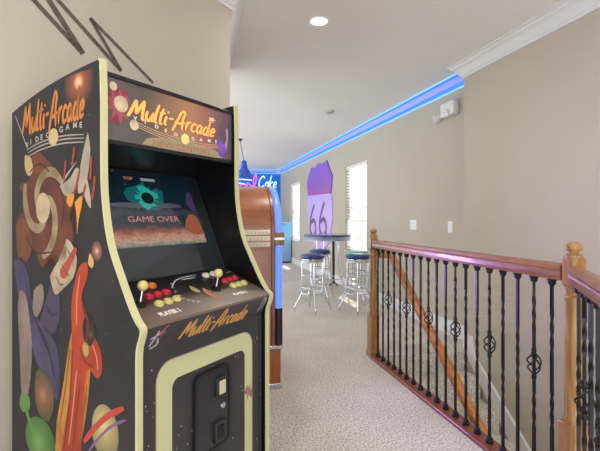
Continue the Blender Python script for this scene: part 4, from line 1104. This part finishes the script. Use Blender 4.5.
# switches on the right wall
for nm, y, z, w, txt in (('light_switch', 4.927, 1.20, 0.085, 'wide double-gang white switch plate on the right wall, left of the narrow one'), ('light_switch', 4.128, 1.19, 0.045, 'narrow white switch plate on the right wall near the corner')):
    sw = thing(nm, txt, 'switch', (wx(y), y, z), 0, 'wall switches')
    mb = MB(); mb.box(-0.007, 0, -w, w, -0.064, 0.064); mb.build('plate', M['plastic'], sw, bevel=0.003)
    for k in ((-0.5, 0.5) if w > 0.06 else (0,)):
        mb = MB(); mb.hexa([(-0.006, k * w - 0.017, -0.034), (-0.006, k * w + 0.017, -0.034), (-0.006, k * w + 0.017, 0.034), (-0.006, k * w - 0.017, 0.034)], [(-0.009, k * w - 0.016, -0.033), (-0.009, k * w + 0.016, -0.033), (-0.014, k * w + 0.016, 0.033), (-0.014, k * w - 0.016, 0.033)]); mb.build('rocker', M['plastic'], sw, bevel=0.001)

# recessed ceiling light and smoke detector
def can_light(x, y, text, power):
    r = thing('ceiling_light', text, 'ceiling light', (x, y, CEIL), 0)
    mb = MB(); mb.lathe([(0.062, 0.0), (0.064, -0.006), (0.078, -0.008), (0.084, -0.004), (0.084, 0.0)], (0, 0, 0), 40); mb.build('trim_ring', M['plastic'], r)
    mb = MB(); mb.lathe([(0.062, -0.001), (0.05, -0.0045), (0.001, -0.006)], (0, 0, 0), 32); mb.build('lens', mat('lit_lens', '#fff8ea', 0.4, emit='#fff3dc', emit_s=6.0, var=0.01), r)
    light('ceiling_light_lamp', 'AREA', (x, y, CEIL - 0.015), power, (1.0, 0.95, 0.88), 0.12, target=(x, y, 0))
can_light(0.914, 3.085, 'round recessed ceiling light glowing over the hallway', 14)
for cx_, cy_, pw_, tx_ in ((-0.42, 0.3, 24, 'added unseen round ceiling light above the arcade cabinet front, brightening it and the left wall'), (1.75, 0.7, 9, 'added unseen round ceiling light above the stairwell, brightening the near end')):
    can_light(cx_, cy_, tx_, pw_)  # fill lights added out of frame to brighten cabinet and near walls
sd = thing('smoke_detector', 'small round ceiling detector further along the hallway', 'smoke detector', (1.841, 5.667, CEIL))
mb = MB(); mb.lathe([(0.06, 0.0), (0.06, -0.012), (0.05, -0.026), (0.02, -0.03), (0.001, -0.03)], (0, 0, 0), 28); mb.build('cover', mat('ceiling_toned_plastic', '#c0b8b0', 0.5, var=0.03), sd)
mb = MB(); mb.lathe([(0.042, -0.026), (0.045, -0.032), (0.03, -0.034), (0.001, -0.034)], (0, 0, 0), 28); mb.build('grille', mat('grey_plastic', '#9a928c', 0.5, var=0.1), sd)

# glowing light lines along the crown
M['led'] = mat('blue_led', '#102040', 0.4, emit='#7fcfff', emit_s=1.4, var=0.02)
def ledstrip(text, p, q, n, off, z):
    p = Vector((p[0] + n[0] * off, p[1] + n[1] * off, CEIL + z)); q = Vector((q[0] + n[0] * off, q[1] + n[1] * off, CEIL + z))
    mb = MB(); d = (q - p).normalized(); nn = Vector((n[0], n[1], 0)); up_ = Vector((0, 0, 1))
    a = [(-0.005, -0.005), (0.005, -0.005), (0.005, 0.005), (-0.005, 0.005)]
    mb.hexa([p + nn * i + up_ * j for i, j in a], [q + nn * i + up_ * j for i, j in a])
    return tag(mb.build('led_strip', M['led']), text, 'light strip', 'blue light lines on the crown molding')
ledstrip('glowing blue light line along the lower lip of the right crown molding', (wx(JOG), JOG + 0.01), (wx(FAR), FAR - 0.14), (-1, 0), 0.021, -0.125)
ledstrip('glowing blue light line along the upper lip of the right crown molding', (wx(JOG), JOG + 0.01), (wx(FAR), FAR - 0.14), (-1, 0), 0.124, -0.012)
ledstrip('short blue light line along the lower lip of the far crown molding', (CX0 + 0.13, FAR), (wx(FAR) - 0.03, FAR), (0, -1), 0.021, -0.125)
ledstrip('short blue light line along the upper lip of the far crown molding', (CX0 + 0.13, FAR), (wx(FAR) - 0.13, FAR), (0, -1), 0.124, -0.012)

def led_wash(text, p, q, n):  # glowing bands laid over the crown cove imitate the LED light on it
    root = thing('painted_led_wash', text, 'light strip', (p[0], p[1], CEIL))
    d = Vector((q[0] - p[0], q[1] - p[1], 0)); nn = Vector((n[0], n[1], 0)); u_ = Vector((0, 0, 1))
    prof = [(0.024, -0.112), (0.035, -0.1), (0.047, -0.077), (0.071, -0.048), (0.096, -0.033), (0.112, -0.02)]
    for nm, seg, m in (('blue_wash_band', prof[:3], M['wash_blue']), ('lavender_wash_band', prof[2:5], M['wash_lav']), ('blue_wash_band', prof[4:], M['wash_blue'])):
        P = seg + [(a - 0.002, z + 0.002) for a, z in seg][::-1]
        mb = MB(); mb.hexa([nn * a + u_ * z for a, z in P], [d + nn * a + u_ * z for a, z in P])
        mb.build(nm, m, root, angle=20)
M['wash_lav'] = mat('lavender_led_wash', '#9fa8f0', 0.4, emit='#7d8cff', emit_s=0.45, var=0.02)  # emission stands in for blue light falling on the white crown
M['wash_blue'] = mat('blue_led_wash', '#3f7fe0', 0.4, emit='#2f7dff', emit_s=0.6, var=0.02)
led_wash('LED wash painted as glowing blue bands over the cove of the right crown molding, between its two light lines', (wx(JOG), JOG + 0.01), (wx(FAR), FAR - 0.14), (-1, 0))
led_wash('LED wash painted as glowing blue bands over the cove of the short far crown molding', (CX0 + 0.13, FAR), (wx(FAR) - 0.13, FAR), (0, -1))

# neon script on the far wall
def Bk(x, h, t=0.0): return (x, FAR - 0.03 - t, h)
def neon(strokes, name, text, cat, m, r=0.018, extra=(), m2=None):
    root = thing(name, text, cat, (0, 0, 0))
    allp = [p for st_ in strokes for p in st_]
    cx = sum(p[0] for p in allp) / len(allp); cz = min(p[1] for p in allp)
    root.location = (cx, FAR, cz)
    for st_ in strokes:
        P = smooth2(st_, 6) if len(st_) > 2 else st_
        MB().tube([(p[0] - cx, -0.045, p[1] - cz) for p in P], r, 8).build('tube', m, root)
    for st_ in extra:
        P = smooth2(st_, 6)
        lab(MB().tube([(p[0] - cx, -0.075, p[1] - cz) for p in P], 0.014, 8).build('line_tube', m2, root), 'white line tube')
    mb = MB(); xs_ = [p[0] for p in allp]; zs_ = [p[1] for p in allp]
    for st_ in strokes:
        p = st_[0]; mb.box(p[0] - cx - 0.012, p[0] - cx + 0.012, -0.045, 0.0, p[1] - cz - 0.012, p[1] - cz + 0.012)
    mb.build('standoff', M['plastic'], root)
ck = [(1.8943, 2.2285), (2.486, 2.2385), (2.0211, 2.5777)]
kw = script_width('Coke')
strokes = []; x = 0
for ch in 'Coke':
    adv, ss = GLYPH[ch]
    for s_ in ss: strokes.append([(ck[0][0] + (ck[1][0] - ck[0][0]) * (x + p[0] + 0.15 * p[1]) / kw, ck[0][1] + 0.36 * p[1]) for p in s_])
    x += adv
neon(strokes, 'neon_sign', 'white script neon sign reading Coke on the blue far wall', 'neon sign', mat('white_neon', '#e8f0ff', 0.3, emit='#e4f2ff', emit_s=0.9, var=0.01), 0.015)
pk = [(1.3306, 2.2346), (1.4237, 2.3454), (1.5484, 2.2696), (1.564, 2.3794), (1.7051, 2.241), (1.8153, 2.3686), (1.8469, 2.5579), (1.8153, 2.6358), (1.7523, 2.3988), (1.7995, 2.2426)]
w1 = [(1.2068, 2.4811), (1.3926, 2.4758), (1.7051, 2.4512)]; w2 = [(1.2068, 2.3568), (1.3306, 2.3499), (1.486, 2.3216)]; w3 = [(1.2377, 2.1926), (1.5797, 2.2013), (1.8943, 2.2002)]
neon([pk[:3], pk[2:5], pk[4:]], 'neon_sign', 'pink neon squiggle sign with white lines, left of the white script sign', 'neon sign', mat('pink_neon', '#d060d0', 0.3, emit='#d85fd8', emit_s=0.9, var=0.01), 0.022, [w1, w2, w3], mat('pale_neon', '#f0e8ff', 0.3, emit='#f4e8ff', emit_s=1.0, var=0.01))

# blue pendant lamp
PL = thing('pendant_lamp', 'blue bell-shaped pendant lamp hanging on a thin black cord before the far wall', 'lamp', (0.9, 8.117, 2.05))
mb = MB(); mb.lathe([(0.045, 0.75), (0.045, 0.735), (0.02, 0.72), (0.008, 0.70)], (-0.075, 0, 0), 20); mb.build('canopy', M['black'], PL)
mb = MB(); mb.tube([(-0.075, 0, 0.72), (-0.04, 0, 0.5), (0, 0, 0.33)], 0.006, 8); mb.build('cord', M['black'], PL)
mb = MB(); mb.lathe([(0.17, 0.0), (0.165, 0.02), (0.14, 0.08), (0.10, 0.15), (0.065, 0.2), (0.055, 0.26), (0.05, 0.31), (0.03, 0.34), (0.002, 0.35)], (0, 0, 0), 24); mb.build('shade', mat('cobalt_glass', '#2b62d2', 0.2, color2='#1740a4', scale=14, coat=0.4), PL)

# blue drinks cooler by the far corner
CO = thing('drinks_cooler', 'light blue upright cooler box at the end of the hallway under the far window', 'cooler', (2.29, 11.93, 0))
mb = MB(); mb.box(-0.33, 0.33, -0.3, 0.3, 0.04, 1.12); mb.build('cabinet', ramp_material('blue_cooler_paint', 'Z', 0.0, 1.15, [(0, '#8ea6d4'), (0.5, '#8cbde6'), (1, '#6cc8f6')], rough=0.3), CO, bevel=0.012)
mb = MB(); mb.box(-0.335, 0.335, -0.305, 0.305, 1.12, 1.16); mb.build('lid', flat('pale_cyan_lid', '#a6dcf2'), CO, bevel=0.01)
mb = MB(); mb.box(-0.3, 0.3, -0.27, 0.27, 0.0, 0.04); mb.build('plinth', M['black'], CO)
mb = MB(); mb.box(-0.15, 0.15, -0.325, -0.305, 1.07, 1.09); mb.build('handle', M['chrome'], CO, bevel=0.004)

# brushed strokes drawn on the angled wall over the cabinet
q = math.sqrt(0.5)
def Lw(t_, h, k=0.0): return (CX0 + t_ * q + 0.0015 * q, CY0 + t_ * q - 0.0015 * q, h)
mb = MB()
for pts_, w in (([(-1.245, 2.2071), (-1.0229, 2.0474)], 0.022), ([(-1.1815, 2.2357), (-1.0181, 2.0444)], 0.028), ([(-1.1482, 2.2507), (-0.8212, 2.0254)], 0.021), ([(-0.9843, 2.2225), (-0.8212, 2.0254)], 0.02), ([(-0.9843, 2.2225), (-0.6264, 2.019)], 0.018)):
    mb.ribbon(pts_, lambda a, b, t: Lw(a, b), w, 0, taper=False)
tag(mb.build('wall_drawing', mat('charcoal_stroke', '#4a433c', 0.8, color2='#6a6056', scale=60), flatprint=True), 'dark brushed zigzag strokes on the beige wall above the arcade cabinet', 'wall drawing')

# violet area lamp added before the jukebox front, aimed to tint the rail purple
jg = light('violet_rail_fill', 'AREA', (JX1 + 0.06, (JY0 + JY1) / 2, 0.95), 16, (0.5, 0.32, 1.0), 0.5, target=(1.6, 1.9, 0.95), size_y=0.9)
jg.data.spread = math.radians(100)
